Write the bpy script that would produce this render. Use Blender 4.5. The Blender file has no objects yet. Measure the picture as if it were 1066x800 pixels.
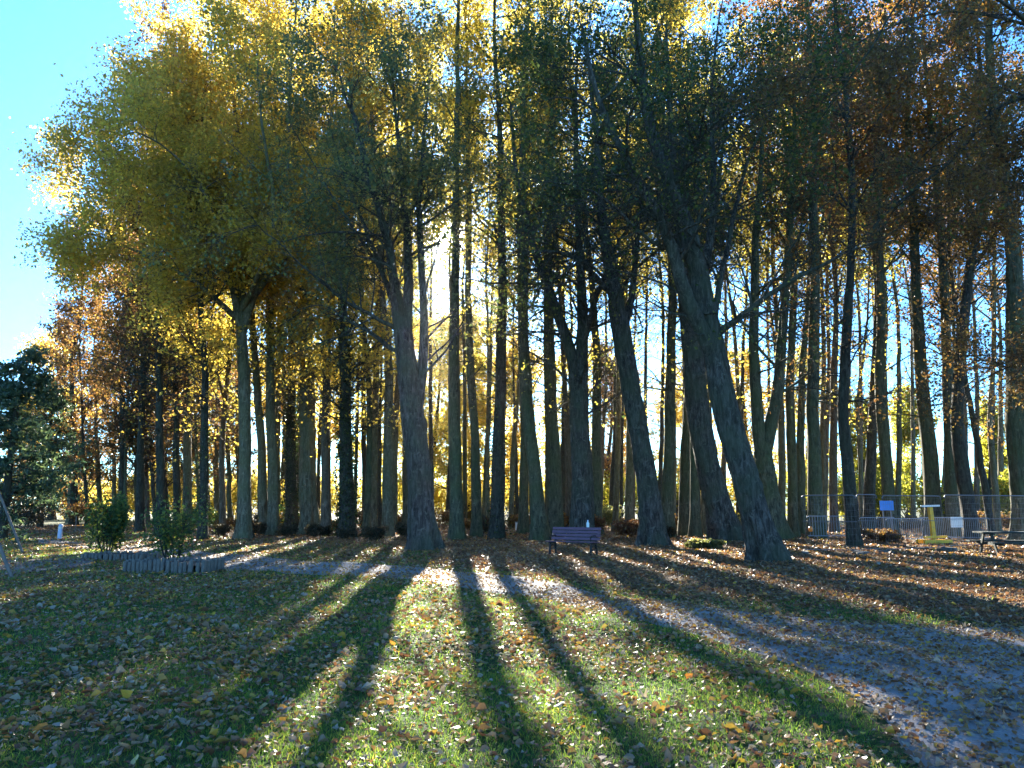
import bpy, math, random
import numpy as np
from mathutils import Vector

random.seed(7)
RNG = np.random.default_rng(11)
C = bpy.context.scene.collection
R = math.radians

# ------------------------------------------------------------------ camera model
F, CX, CY, CAMH = 770.0, 533.0, 400.0, 1.6
PITCH = math.atan(127.0 / F)

def ray(px, py):
    x, u = (px - CX) / F, (CY - py) / F
    return np.array([x, math.cos(PITCH) - u * math.sin(PITCH), math.sin(PITCH) + u * math.cos(PITCH)])

def at(px, py, Y):
    d = ray(px, py)
    return np.array([0, 0, CAMH]) + d * (Y / d[1])

def gnd(px, py):
    d = ray(px, py)
    t = -CAMH / d[2]
    return np.array([d[0] * t, d[1] * t, 0.0])

def px_m(D):                       # metres per pixel at distance D
    return D / F / math.cos(PITCH)

SUN = ray(464, 243); SUN = SUN / np.linalg.norm(SUN)
SUN_EL = math.asin(SUN[2]); SUN_AZ = math.atan2(SUN[0], SUN[1])      # azimuth from +Y towards +X

def gz(x, y):                      # gentle unevenness of the park ground
    x = np.asarray(x, float); y = np.asarray(y, float)
    z = 0.05 * np.sin(x * .31 + 1.3) * np.cos(y * .27 + .4) + 0.03 * np.sin(x * .83 + y * .61) + 0.02 * np.sin(y * 1.1 - x * .5 + 2)
    z += 0.02 * np.sin(x * 2.1 + .7 * y) * np.sin(y * 1.7)
    return z * np.clip(1 - (np.hypot(x, y) - 70) / 40, 0, 1)

# ------------------------------------------------------------------ mesh helpers
class MB:
    def __init__(s):
        s.v = []; s.f3 = []; s.f4 = []; s.a = []; s.n = 0; s.smooth = True
    def add(s, v, f4=None, f3=None, a=None):
        v = np.asarray(v, np.float64).reshape(-1, 3)
        if f4 is not None and len(f4): s.f4.append(np.asarray(f4, np.int64).reshape(-1, 4) + s.n)
        if f3 is not None and len(f3): s.f3.append(np.asarray(f3, np.int64).reshape(-1, 3) + s.n)
        s.v.append(v); s.n += len(v)
        s.a.append(np.full(len(v), .5) if a is None else np.asarray(a, float))
    def box(s, lo, hi, M=None):
        (a, b, c), (d, e, f) = lo, hi
        v = np.array([[a, b, c], [d, b, c], [d, e, c], [a, e, c], [a, b, f], [d, b, f], [d, e, f], [a, e, f]], float)
        if M is not None: v = v @ np.asarray(M)[:3, :3].T + np.asarray(M)[:3, 3]
        s.add(v, [[0, 3, 2, 1], [4, 5, 6, 7], [0, 1, 5, 4], [1, 2, 6, 5], [2, 3, 7, 6], [3, 0, 4, 7]])
    def bar(s, p, q, w, h=None, up=(0, 0, 1)):       # rectangular bar p -> q
        p = np.array(p, float); q = np.array(q, float); h = h or w
        d = q - p; L = np.linalg.norm(d); d /= L
        u = np.array(up, float)
        if abs(u @ d) > .95: u = np.array([0, 1., 0])
        x = np.cross(d, u); x /= np.linalg.norm(x); y = np.cross(x, d)
        c = [(-w / 2, -h / 2), (w / 2, -h / 2), (w / 2, h / 2), (-w / 2, h / 2)]
        v = [p + x * i + y * j for i, j in c] + [q + x * i + y * j for i, j in c]
        s.add(v, [[0, 3, 2, 1], [4, 5, 6, 7], [0, 1, 5, 4], [1, 2, 6, 5], [2, 3, 7, 6], [3, 0, 4, 7]])
    def tube(s, pts, rad, sides=8, cap=True):
        pts = np.asarray(pts, float)
        rad = np.broadcast_to(np.asarray(rad, float), (len(pts),))
        s.tubes(pts[None], rad[None], sides, cap)
    def tubes(s, P, Rr, sides=5, cap=False, a=None, mod=None):
        P = np.asarray(P, float); Rr = np.asarray(Rr, float)
        N, k, _ = P.shape
        if N == 0: return
        T = np.gradient(P, axis=1); T /= np.linalg.norm(T, axis=2, keepdims=True) + 1e-9
        mean = P[:, -1] - P[:, 0]; mean /= np.linalg.norm(mean, axis=1, keepdims=True) + 1e-9
        ref = np.where(np.abs(mean[:, 2:3]) > .8, np.array([[1., 0, 0]]), np.array([[0, 0, 1.]]))
        u = np.cross(T, np.repeat(ref[:, None], k, 1)); u /= np.linalg.norm(u, axis=2, keepdims=True) + 1e-9
        w = np.cross(T, u)
        th = np.arange(sides) * 2 * np.pi / sides
        rr = Rr[:, :, None] * np.ones(sides)
        if mod is not None: rr = rr * mod
        V = P[:, :, None] + rr[..., None] * (u[:, :, None] * np.cos(th)[None, None, :, None] + w[:, :, None] * np.sin(th)[None, None, :, None])
        i = np.arange(k - 1)[:, None] * sides; j = np.arange(sides)[None]; j2 = (j + 1) % sides
        q = np.stack([i + j, i + j2, i + sides + j2, i + sides + j], -1).reshape(-1, 4)
        q = (q[None] + (np.arange(N) * k * sides)[:, None, None]).reshape(-1, 4)
        s.add(V.reshape(-1, 3), q, a=None if a is None else np.repeat(a, k * sides))
        if cap:
            for e, o in ((0, 1), (k - 1, -1)):
                for n in range(N):
                    ring = V[n, e]; c = ring.mean(0)
                    f = [[sides, jj, (jj + 1) % sides][::o] for jj in range(sides)]
                    s.add(np.vstack([ring, c]), f3=f)
    def lathe(s, c, prof, sides=16):
        th = np.arange(sides) * 2 * np.pi / sides
        v = np.array([[c[0] + r * np.cos(t), c[1] + r * np.sin(t), c[2] + z] for r, z in prof for t in th])
        k = len(prof); i = np.arange(k - 1)[:, None] * sides; j = np.arange(sides)[None]; j2 = (j + 1) % sides
        s.add(v, np.stack([i + j, i + j2, i + sides + j2, i + sides + j], -1).reshape(-1, 4))
    def build(s, name, mat, parent=None, off=None, smooth=None):
        V = np.concatenate(s.v) if s.v else np.zeros((0, 3))
        if off is not None: V = V - np.asarray(off)
        f3 = np.concatenate(s.f3) if s.f3 else np.zeros((0, 3), int)
        f4 = np.concatenate(s.f4) if s.f4 else np.zeros((0, 4), int)
        me = bpy.data.meshes.new(name)
        me.vertices.add(len(V)); me.vertices.foreach_set('co', V.astype(np.float32).ravel())
        loops = np.concatenate([f4.ravel(), f3.ravel()]).astype(np.int32)
        me.loops.add(len(loops)); me.loops.foreach_set('vertex_index', loops)
        me.polygons.add(len(f4) + len(f3))
        st = np.concatenate([np.arange(len(f4)) * 4, len(f4) * 4 + np.arange(len(f3)) * 3]).astype(np.int32)
        me.polygons.foreach_set('loop_start', st)
        me.polygons.foreach_set('use_smooth', np.full(len(st), s.smooth if smooth is None else smooth, bool))
        me.update(calc_edges=True)
        at_ = me.attributes.new('rnd', 'FLOAT', 'POINT'); at_.data.foreach_set('value', np.concatenate(s.a).astype(np.float32))
        if isinstance(mat, (list, tuple)):
            for m in mat: me.materials.append(m)
        else: me.materials.append(mat)
        o = bpy.data.objects.new(name, me); C.objects.link(o)
        if parent is not None: o.parent = parent
        return o

def tag(o, label=None, cat=None, group=None, kind=None):
    if label: o['label'] = label
    if cat: o['category'] = cat
    if group: o['group'] = group
    if kind: o['kind'] = kind
    return o

def empty(name, loc, rz=0.0):
    o = bpy.data.objects.new(name, None); C.objects.link(o)
    o.location = loc; o.rotation_euler = (0, 0, rz); o.empty_display_size = .2
    return o

def rotz(a, loc=(0, 0, 0)):
    c, s_ = math.cos(a), math.sin(a)
    return np.array([[c, -s_, 0, loc[0]], [s_, c, 0, loc[1]], [0, 0, 1, loc[2]], [0, 0, 0, 1]])

# ------------------------------------------------------------------ materials
def newmat(name):
    m = bpy.data.materials.new(name); m.use_nodes = True
    nt = m.node_tree; nt.nodes.clear()
    out = nt.nodes.new('ShaderNodeOutputMaterial')
    def N(t, **kw):
        n = nt.nodes.new('ShaderNode' + t)
        for k, v in kw.items():
            if k.startswith('i_'):
                key = k[2:]; n.inputs[int(key) if key.isdigit() else key.replace('_', ' ')].default_value = v
            else: setattr(n, k, v)
        return n
    def L(a, b): nt.links.new(a, b)
    return m, N, L, out

def ramp(N, stops, interp='LINEAR'):
    r = N('ValToRGB'); cr = r.color_ramp; cr.interpolation = interp
    while len(cr.elements) > 1: cr.elements.remove(cr.elements[-1])
    cr.elements[0].position = stops[0][0]; cr.elements[0].color = (*stops[0][1], 1)
    for p, c in stops[1:]:
        e = cr.elements.new(p); e.color = (*c, 1)
    return r

def leaf_mat(name, stops, trans=.5, tmul=2.2, interp='LINEAR', rough=.5):
    m, N, L, out = newmat(name)
    a = N('Attribute', attribute_name='rnd'); r = ramp(N, stops, interp); L(a.outputs['Fac'], r.inputs[0])
    p = N('BsdfPrincipled', i_Roughness=rough); p.inputs['Specular IOR Level'].default_value = .35
    L(r.outputs[0], p.inputs['Base Color'])
    t = N('BsdfTranslucent'); mx = N('MixRGB', blend_type='MULTIPLY'); mx.inputs[0].default_value = 1
    mx.inputs[2].default_value = (tmul, tmul, tmul * .7, 1); L(r.outputs[0], mx.inputs[1]); L(mx.outputs[0], t.inputs[0])
    s = N('MixShader'); s.inputs[0].default_value = trans; L(p.outputs[0], s.inputs[1]); L(t.outputs[0], s.inputs[2])
    L(s.outputs[0], out.inputs[0])
    return m

def bark_mat(name, dark, mid, light, moss=None, scale=1.0, bump=.5):
    m, N, L, out = newmat(name)
    tc = N('TexCoord'); mp = N('Mapping'); mp.inputs['Scale'].default_value = (7 * scale, 7 * scale, 1.5 * scale); L(tc.outputs['Object'], mp.inputs[0])
    n1 = N('TexNoise', i_Scale=1.5, i_Detail=9, i_Roughness=.7, i_Distortion=.6); L(mp.outputs[0], n1.inputs['Vector'])
    n2 = N('TexNoise', i_Scale=.9, i_Detail=4); L(tc.outputs['Object'], n2.inputs['Vector'])
    r = ramp(N, [(.38, dark), (.5, mid), (.63, light)]); L(n1.outputs[0], r.inputs[0])
    n3 = N('TexNoise', i_Scale=5.5 * scale, i_Detail=7, i_Roughness=.7); L(tc.outputs['Object'], n3.inputs['Vector'])
    r3 = ramp(N, [(.56, (0, 0, 0)), (.66, (.75, .75, .75))]); L(n3.outputs[0], r3.inputs[0])
    mx3 = N('MixRGB'); L(r3.outputs[0], mx3.inputs[0]); L(r.outputs[0], mx3.inputs[1]); mx3.inputs[2].default_value = (light[0] * 1.35, light[1] * 1.4, light[2] * 1.3, 1)
    col = mx3.outputs[0]
    r2 = ramp(N, [(.4, (0, 0, 0)), (.62, (1, 1, 1))]); L(n2.outputs[0], r2.inputs[0])
    mx = N('MixRGB'); L(r2.outputs[0], mx.inputs[0]); L(col, mx.inputs[1])
    mx.inputs[2].default_value = (*(moss or mid), 1)
    f = N('Math', operation='MULTIPLY'); L(r2.outputs[0], f.inputs[0]); f.inputs[1].default_value = .6; L(f.outputs[0], mx.inputs[0])
    p = N('BsdfPrincipled', i_Roughness=.9); p.inputs['Specular IOR Level'].default_value = .2
    L(mx.outputs[0], p.inputs['Base Color'])
    b = N('Bump', i_Strength=bump, i_Distance=.1); L(n1.outputs[0], b.inputs['Height']); L(b.outputs[0], p.inputs['Normal'])
    L(p.outputs[0], out.inputs[0])
    return m

def plain(name, col, rough=.6, metal=0.0, var=.25, scale=8, bump=0.0, stretch=(1, 1, 1)):
    m, N, L, out = newmat(name)
    tc = N('TexCoord'); mp = N('Mapping'); mp.inputs['Scale'].default_value = stretch; L(tc.outputs['Object'], mp.inputs[0])
    n = N('TexNoise', i_Scale=scale, i_Detail=6); L(mp.outputs[0], n.inputs['Vector'])
    c = np.array(col)
    r = ramp(N, [(.3, tuple(c * (1 - var))), (.7, tuple(np.minimum(c * (1 + var), 1)))]); L(n.outputs[0], r.inputs[0])
    p = N('BsdfPrincipled', i_Roughness=rough, i_Metallic=metal); L(r.outputs[0], p.inputs['Base Color'])
    if bump:
        b = N('Bump', i_Strength=bump, i_Distance=.02); L(n.outputs[0], b.inputs['Height']); L(b.outputs[0], p.inputs['Normal'])
    L(p.outputs[0], out.inputs[0])
    return m

M = {}
M['lime_bark'] = bark_mat('lime_bark', (.018, .015, .013), (.06, .05, .042), (.13, .115, .1), (.06, .068, .04), 1.0, .9)
M['dark_bark'] = bark_mat('dark_bark', (.015, .013, .011), (.045, .038, .03), (.09, .08, .065), (.045, .05, .03), 1.0, .8)
M['pale_bark'] = bark_mat('pale_bark', (.05, .041, .026), (.12, .1, .066), (.2, .172, .12), (.11, .11, .05), 1.0, .35)
M['olive_bark'] = bark_mat('olive_bark', (.03, .027, .017), (.078, .07, .044), (.14, .126, .08), (.07, .082, .03), 1.0, .35)
M['red_bark'] = bark_mat('red_bark', (.05, .035, .025), (.12, .085, .06), (.2, .15, .11), (.1, .085, .05))
M['leaf_plane'] = leaf_mat('leaf_plane', [(0, (.17, .13, .032)), (.35, (.26, .185, .038)), (.65, (.34, .235, .045)), (.88, (.2, .165, .042)), (1, (.36, .23, .045))], .6, 3.3)
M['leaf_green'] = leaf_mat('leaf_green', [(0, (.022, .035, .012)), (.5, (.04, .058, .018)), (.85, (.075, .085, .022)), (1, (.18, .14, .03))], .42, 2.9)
M['leaf_sage'] = leaf_mat('leaf_sage', [(0, (.05, .062, .03)), (.5, (.085, .095, .042)), (.85, (.13, .12, .045)), (1, (.2, .15, .04))], .5, 2.9)
M['leaf_gold'] = leaf_mat('leaf_gold', [(0, (.14, .12, .03)), (.4, (.22, .175, .038)), (.75, (.29, .215, .045)), (1, (.12, .135, .04))], .6, 3.3)
M['leaf_brown'] = leaf_mat('leaf_brown', [(0, (.05, .026, .014)), (.4, (.09, .045, .02)), (.7, (.13, .065, .022)), (.9, (.09, .07, .025)), (1, (.2, .12, .03))], .5, 2.9)
M['leaf_copper'] = leaf_mat('leaf_copper', [(0, (.1, .05, .016)), (.4, (.17, .08, .02)), (.7, (.2, .11, .024)), (1, (.1, .08, .025))], .52, 2.9)
M['leaf_beech'] = leaf_mat('leaf_beech', [(0, (.06, .034, .018)), (.4, (.1, .055, .024)), (.75, (.14, .08, .026)), (1, (.1, .085, .03))], .5, 2.6)
M['leaf_lit'] = leaf_mat('leaf_lit', [(0, (.11, .12, .02)), (.5, (.2, .2, .03)), (1, (.3, .24, .04))], .6, 2.4)
M['leaf_shrub'] = leaf_mat('leaf_shrub', [(0, (.03, .055, .02)), (.6, (.06, .10, .03)), (.9, (.14, .17, .035)), (1, (.3, .22, .03))], .45, 2.2)
M['leaf_conifer'] = leaf_mat('leaf_conifer', [(0, (.03, .055, .04)), (.6, (.055, .09, .055)), (1, (.1, .13, .06))], .4, 2.0)
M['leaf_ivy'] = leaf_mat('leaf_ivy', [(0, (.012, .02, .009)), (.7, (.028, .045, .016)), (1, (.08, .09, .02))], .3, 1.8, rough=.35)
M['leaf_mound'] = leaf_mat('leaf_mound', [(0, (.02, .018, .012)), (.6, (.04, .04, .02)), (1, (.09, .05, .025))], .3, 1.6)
M['leaf_red'] = leaf_mat('leaf_red', [(0, (.08, .03, .02)), (.6, (.13, .06, .03)), (1, (.18, .1, .04))], .4, 1.8)
M['iron'] = plain('iron', (.02, .02, .022), .5, .6)
M['bench_wood'] = plain('bench_wood', (.12, .048, .075), .5, 0, .3, 6, .3, (1, 8, 8))
M['galv'] = plain('galv', (.13, .135, .15), .5, .6, .12, 20)
M['barrier_metal'] = plain('barrier_metal', (.25, .28, .33), .45, .5, .1, 15)
M['blue_panel'] = plain('blue_panel', (.03, .2, .62), .35, 0, .08, 3)
M['white_panel'] = plain('white_panel', (.78, .78, .76), .4, 0, .05, 3)
M['yellow_paint'] = plain('yellow_paint', (.75, .42, .02), .45, 0, .15, 6)
M['orange_plastic'] = plain('orange_plastic', (.75, .2, .03), .35, 0, .1)
M['table_wood'] = plain('table_wood', (.02, .03, .024), .85, 0, .3, 5, .3, (1, 6, 6))
M['log_wood'] = plain('log_wood', (.13, .105, .085), .8, 0, .35, 9, .5, (4, 4, 1))
M['frame_wood'] = plain('frame_wood', (.16, .12, .1), .7, 0, .25, 6, .3)
M['marker'] = plain('marker', (.5, .58, .8), .4, 0, .06)
M['bottle'] = plain('bottle', (.62, .74, .76), .25, 0, .05)
M['soil'] = plain('soil', (.045, .032, .022), .95, 0, .4, 12, .8)
M['concrete'] = plain('concrete', (.13, .12, .11), .85, 0, .15, 10, .4)
M['rope'] = plain('rope', (.2, .19, .18), .6, .5)
M['rubber'] = plain('rubber', (.02, .02, .022), .6)
M['dry_stalk'] = leaf_mat('dry_stalk', [(0, (.12, .07, .035)), (1, (.3, .2, .08))], .3, 1.5)

# ground: lawn / leaf litter blended by where on the park floor one stands (attribute rnd: 0 lawn .. 1 forest floor)
def ground_mat():
    m, N, L, out = newmat('park_ground')
    tc = N('TexCoord')
    n1 = N('TexNoise', i_Scale=.5, i_Detail=6); L(tc.outputs['Object'], n1.inputs['Vector'])
    n2 = N('TexNoise', i_Scale=14, i_Detail=8, i_Roughness=.7); L(tc.outputs['Object'], n2.inputs['Vector'])
    g = ramp(N, [(.3, (.018, .032, .010)), (.5, (.04, .062, .016)), (.7, (.085, .09, .026))]); L(n2.outputs[0], g.inputs[0])
    v = N('TexVoronoi', i_Scale=11); L(tc.outputs['Object'], v.inputs['Vector'])
    sep = N('SeparateColor'); L(v.outputs['Color'], sep.inputs[0])
    lit = ramp(N, [(0, (.06, .036, .02)), (.3, (.13, .072, .036)), (.55, (.2, .12, .06)), (.75, (.1, .06, .035)), (1, (.24, .17, .09))]); L(sep.outputs[0], lit.inputs[0])
    a = N('Attribute', attribute_name='rnd')
    s1 = N('Math', operation='ADD'); L(a.outputs['Fac'], s1.inputs[0])
    s0 = N('Math', operation='MULTIPLY_ADD'); L(n1.outputs[0], s0.inputs[0]); s0.inputs[1].default_value = .9; s0.inputs[2].default_value = -.45
    L(s0.outputs[0], s1.inputs[1])
    s2 = N('Math', operation='MULTIPLY_ADD'); L(sep.outputs[1], s2.inputs[0]); s2.inputs[1].default_value = .8; s2.inputs[2].default_value = -.4
    s3 = N('Math', operation='ADD'); L(s1.outputs[0], s3.inputs[0]); L(s2.outputs[0], s3.inputs[1])
    rr = ramp(N, [(.42, (0, 0, 0)), (.58, (1, 1, 1))]); L(s3.outputs[0], rr.inputs[0])
    mx = N('MixRGB'); L(rr.outputs[0], mx.inputs[0]); L(g.outputs[0], mx.inputs[1]); L(lit.outputs[0], mx.inputs[2])
    p = N('BsdfPrincipled', i_Roughness=.9); p.inputs['Specular IOR Level'].default_value = .15
    L(mx.outputs[0], p.inputs['Base Color'])
    ad = N('Math', operation='ADD'); L(n2.outputs[0], ad.inputs[0]); L(v.outputs['Distance'], ad.inputs[1])
    b = N('Bump', i_Strength=.8, i_Distance=.05); L(ad.outputs[0], b.inputs['Height']); L(b.outputs[0], p.inputs['Normal'])
    L(p.outputs[0], out.inputs[0])
    return m

def path_mat():
    m, N, L, out = newmat('gravel_path')
    tc = N('TexCoord')
    n1 = N('TexNoise', i_Scale=60, i_Detail=6, i_Roughness=.8); L(tc.outputs['Object'], n1.inputs['Vector'])
    n2 = N('TexNoise', i_Scale=1.1, i_Detail=5); L(tc.outputs['Object'], n2.inputs['Vector'])
    r = ramp(N, [(.3, (.14, .13, .125)), (.5, (.26, .245, .235)), (.7, (.38, .36, .35))]); L(n1.outputs[0], r.inputs[0])
    r2 = ramp(N, [(.35, (.55, .5, .46)), (.65, (1, 1, 1))]); L(n2.outputs[0], r2.inputs[0])
    mx = N('MixRGB', blend_type='MULTIPLY'); mx.inputs[0].default_value = 1; L(r.outputs[0], mx.inputs[1]); L(r2.outputs[0], mx.inputs[2])
    p = N('BsdfPrincipled', i_Roughness=.85); L(mx.outputs[0], p.inputs['Base Color'])
    b = N('Bump', i_Strength=.6, i_Distance=.02); L(n1.outputs[0], b.inputs['Height']); L(b.outputs[0], p.inputs['Normal'])
    L(p.outputs[0], out.inputs[0])
    return m

# ------------------------------------------------------------------ setting: ground, path, play area
near_px = [(1010, 860), (960, 800), (905, 745), (830, 694), (760, 670), (700, 655), (620, 633), (510, 616), (400, 604), (300, 597), (210, 589), (130, 577), (40, 566)]
far_px = [(1330, 720), (1200, 675), (1066, 650), (960, 646), (850, 640), (740, 632), (650, 619), (570, 605), (480, 594), (400, 589), (320, 584), (240, 577), (130, 568), (40, 560)]

def resample(P, n):
    P = np.asarray(P, float)
    s_ = np.r_[0, np.cumsum(np.linalg.norm(np.diff(P, axis=0), axis=1))]
    t = np.linspace(0, s_[-1], n)
    return np.stack([np.interp(t, s_, P[:, i]) for i in range(P.shape[1])], 1)

def smooth_line(P, n, it=6):
    Q = resample(P, n)
    for _ in range(it): Q[1:-1] = (Q[:-2] + 2 * Q[1:-1] + Q[2:]) / 4
    return Q

A_near = smooth_line([gnd(*p) for p in near_px], 640, 60)
A_far = smooth_line([gnd(*p) for p in far_px], 640, 60)

def jit(n, sd): return np.convolve(np.random.default_rng(sd).normal(0, .3, n + 14), np.hanning(17)[1:-1] / 8, 'valid')
A_near[:, 1] += jit(640, 3) + .06 * np.sin(np.arange(640) * .09)
A_far[:, 1] += jit(640, 4) + .08 * np.sin(np.arange(640) * .07)

def path_side(x, y):
    """signed-ish: how deep a point lies past the path's far edge (positive = forest side), and whether it lies on the path."""
    x = np.asarray(x); y = np.asarray(y)
    on = np.zeros(x.shape, bool)
    poly = np.vstack([A_near, A_far[::-1]])[:, :2]
    j = len(poly) - 1
    for i in range(len(poly)):
        xi, yi = poly[i]; xj, yj = poly[j]
        c = ((yi > y) != (yj > y))
        xx = (xj - xi) * (y - yi) / (yj - yi + 1e-12) + xi
        on ^= c & (x < xx)
        j = i
    order = np.argsort(A_far[:, 0])
    fy = np.interp(x, A_far[order, 0], A_far[order, 1])
    return on, y - fy

def litter(x, y):
    on, dpt = path_side(x, y)
    l = np.clip(.25 + .22 * np.clip(dpt, -1, 2.5) , .16, .85)
    l = np.where(dpt < 0, .16 + .1 * np.clip(1 + dpt / 3, 0, 1), l)
    # the strip left of the dark lime keeps more grass
    l = np.where((x < -2.5) & (dpt > 0) & (dpt < 9), np.minimum(l, .42), l)
    l = np.where((x > 1) & (x < 6) & (dpt > 0) & (dpt < 3.0), np.minimum(l, .5), l)
    l = np.where(y > 62, .22, l)
    return l

def build_ground():
    xs = np.unique(np.r_[np.linspace(-900, -80, 14), np.linspace(-80, -30, 40), np.linspace(-30, 25, 260), np.linspace(25, 80, 40), np.linspace(80, 900, 14)])
    ys = np.unique(np.r_[np.linspace(-60, 0, 12), np.linspace(0, 40, 200), np.linspace(40, 120, 80), np.linspace(120, 1500, 20)])
    X, Y = np.meshgrid(xs, ys)
    Z = gz(X, Y)
    V = np.stack([X, Y, Z], -1).reshape(-1, 3)
    nx, ny = len(xs), len(ys)
    i = np.arange(ny - 1)[:, None] * nx + np.arange(nx - 1)[None]
    q = np.stack([i, i + 1, i + 1 + nx, i + nx], -1).reshape(-1, 4)
    mb = MB(); mb.add(V, q, a=litter(X, Y).ravel())
    o = mb.build('ground', ground_mat()); tag(o, 'park lawn strewn with leaves under the trees', None, kind='structure')
    # path
    w = np.linspace(0, 1, 14)
    n = len(A_near); a, b = A_near, A_far
    P = a[:, None] * (1 - w)[None, :, None] + b[:, None] * w[None, :, None]
    P[..., 2] = gz(P[..., 0], P[..., 1]) + .022 - .03 * (np.abs(w - .5)[None] > .49)
    i = np.arange(n - 1)[:, None] * 14 + np.arange(13)[None]
    q = np.stack([i, i + 1, i + 15, i + 14], -1).reshape(-1, 4)
    mb = MB(); mb.add(P, q[:, ::-1])
    o = mb.build('path', path_mat()); tag(o, 'grey gravel path with scattered leaves', None, kind='structure')
    # bark-mulch play surface by the swing
    c = gnd(2, 596); th = np.linspace(0, 2 * np.pi, 48, endpoint=False)
    rx, ry = 1.55, 4.2
    ring = np.stack([c[0] - .55 + rx * np.cos(th) * (1 + .05 * np.sin(3 * th)), c[1] + ry * np.sin(th), 0 * th], 1)
    ring[:, 2] = gz(ring[:, 0], ring[:, 1]) + .03
    cc = np.array([c[0] - .55, c[1], float(gz(c[0] - .55, c[1])) + .03])
    rings = [cc + (ring - cc) * f for f in (.33, .66, 1)]
    for r_ in rings: r_[:, 2] = gz(r_[:, 0], r_[:, 1]) + .03
    v = np.vstack([cc[None]] + rings); n = 48
    f3 = [[0, 1 + i, 1 + (i + 1) % n] for i in range(n)]
    f4 = [[1 + k * n + i, 1 + (k + 1) * n + i, 1 + (k + 1) * n + (i + 1) % n, 1 + k * n + (i + 1) % n] for k in range(2) for i in range(n)]
    mb = MB(); mb.add(v, f4, f3)
    o = mb.build('play_area_ground', plain('mulch', (.17, .11, .095), .95, 0, .5, 22, .9)); tag(o, 'reddish bark mulch play surface', None, kind='structure')

build_ground()

# ------------------------------------------------------------------ trees
def catmull(P, n):
    P = np.asarray(P, float)
    if len(P) < 3: return resample(P, n)
    Q = np.vstack([2 * P[0] - P[1], P, 2 * P[-1] - P[-2]])
    out = []
    for i in range(1, len(Q) - 2):
        t = np.linspace(0, 1, 12, endpoint=False)[:, None]
        p0, p1, p2, p3 = Q[i - 1], Q[i], Q[i + 1], Q[i + 2]
        out.append(.5 * ((2 * p1) + (-p0 + p2) * t + (2 * p0 - 5 * p1 + 4 * p2 - p3) * t ** 2 + (-p0 + 3 * p1 - 3 * p2 + p3) * t ** 3))
    out.append(Q[-2][None])
    return resample(np.vstack(out), n)

def unit(v): return v / (np.linalg.norm(v, axis=-1, keepdims=True) + 1e-9)

def kids(P, Rr, n, t0, t1, ang, length, k, grav=0.0, wob=.12, rng=None, rfac=.55, rmin=.004, flat=0.0, taper=.15, lenpow=.0, bias=None):
    """n children per parent line, all at once: returns their polylines and radii."""
    N, kp, _ = P.shape
    if N == 0: return np.zeros((0, k, 3)), np.zeros((0, k))
    n = np.broadcast_to(np.asarray(n), (N,))
    idx = np.repeat(np.arange(N), n); m = len(idx)
    t = t0 + (t1 - t0) * rng.random(m)
    fi = t * (kp - 1); i0 = np.minimum(fi.astype(int), kp - 2); fr = (fi - i0)[:, None]
    pos = P[idx, i0] * (1 - fr) + P[idx, i0 + 1] * fr
    tan = unit(P[idx, i0 + 1] - P[idx, i0])
    rp = Rr[idx, i0] * (1 - fr[:, 0]) + Rr[idx, i0 + 1] * fr[:, 0]
    ref = np.where(np.abs(tan[:, 2:3]) > .9, np.array([[1., 0, 0]]), np.array([[0, 0, 1.]]))
    u = unit(np.cross(tan, ref)); w = np.cross(tan, u)
    az = rng.random(m) * 2 * np.pi
    an = R(ang) * rng.uniform(.7, 1.25, m)
    d = tan * np.cos(an)[:, None] + (u * np.cos(az)[:, None] + w * np.sin(az)[:, None]) * np.sin(an)[:, None]
    if bias is not None: d = d + np.asarray(bias)
    d[:, 2] *= (1 - flat); d = unit(d)
    Ln = length * rng.uniform(.55, 1.2, m) * (1 - .75 * lenpow * (t - t0) / max(t1 - t0, 1e-6))
    st = (Ln / (k - 1))[:, None]
    out = np.zeros((m, k, 3)); out[:, 0] = pos
    for j in range(1, k):
        d = unit(d + rng.normal(0, wob, (m, 3)) + np.array([0, 0, grav]))
        out[:, j] = out[:, j - 1] + d * st
    r0 = np.minimum(rp * rfac, .014 * Ln + .004); r0 = np.maximum(r0, rmin)
    rad = r0[:, None] * np.linspace(1, taper, k)[None]
    return out, np.maximum(rad, rmin * .5)

LEAFQ = np.array([[-.5, 0, 0], [0, -.34, .06], [.5, 0, -.03], [0, .34, .06]])

def leaves(mb, pos, size, rng, hang=.35, rnd=None, elong=1.0):
    n = len(pos)
    if n == 0: return
    nrm = unit(rng.normal(0, 1, (n, 3)) + np.array([0, 0, hang]))
    ref = unit(rng.normal(0, 1, (n, 3)))
    u = unit(np.cross(nrm, ref)); w = np.cross(nrm, u)
    sz = size * rng.uniform(.6, 1.35, n)
    V = pos[:, None] + sz[:, None, None] * (u[:, None] * LEAFQ[None, :, 0:1] * elong + w[:, None] * LEAFQ[None, :, 1:2] + nrm[:, None] * LEAFQ[None, :, 2:3])
    q = (np.arange(n) * 4)[:, None] + np.arange(4)[None]
    r_ = rng.random(n) if rnd is None else rnd
    mb.add(V.reshape(-1, 3), q, a=np.repeat(r_, 4))

def scatter_on(P, per, rng, spread, t0=.15):
    N, k, _ = P.shape
    idx = np.repeat(np.arange(N), per)
    t = t0 + (1 - t0) * rng.random(len(idx))
    fi = t * (k - 1); i0 = np.minimum(fi.astype(int), k - 2); fr = (fi - i0)[:, None]
    return P[idx, i0] * (1 - fr) + P[idx, i0 + 1] * fr + rng.normal(0, spread, (len(idx), 3))

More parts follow.
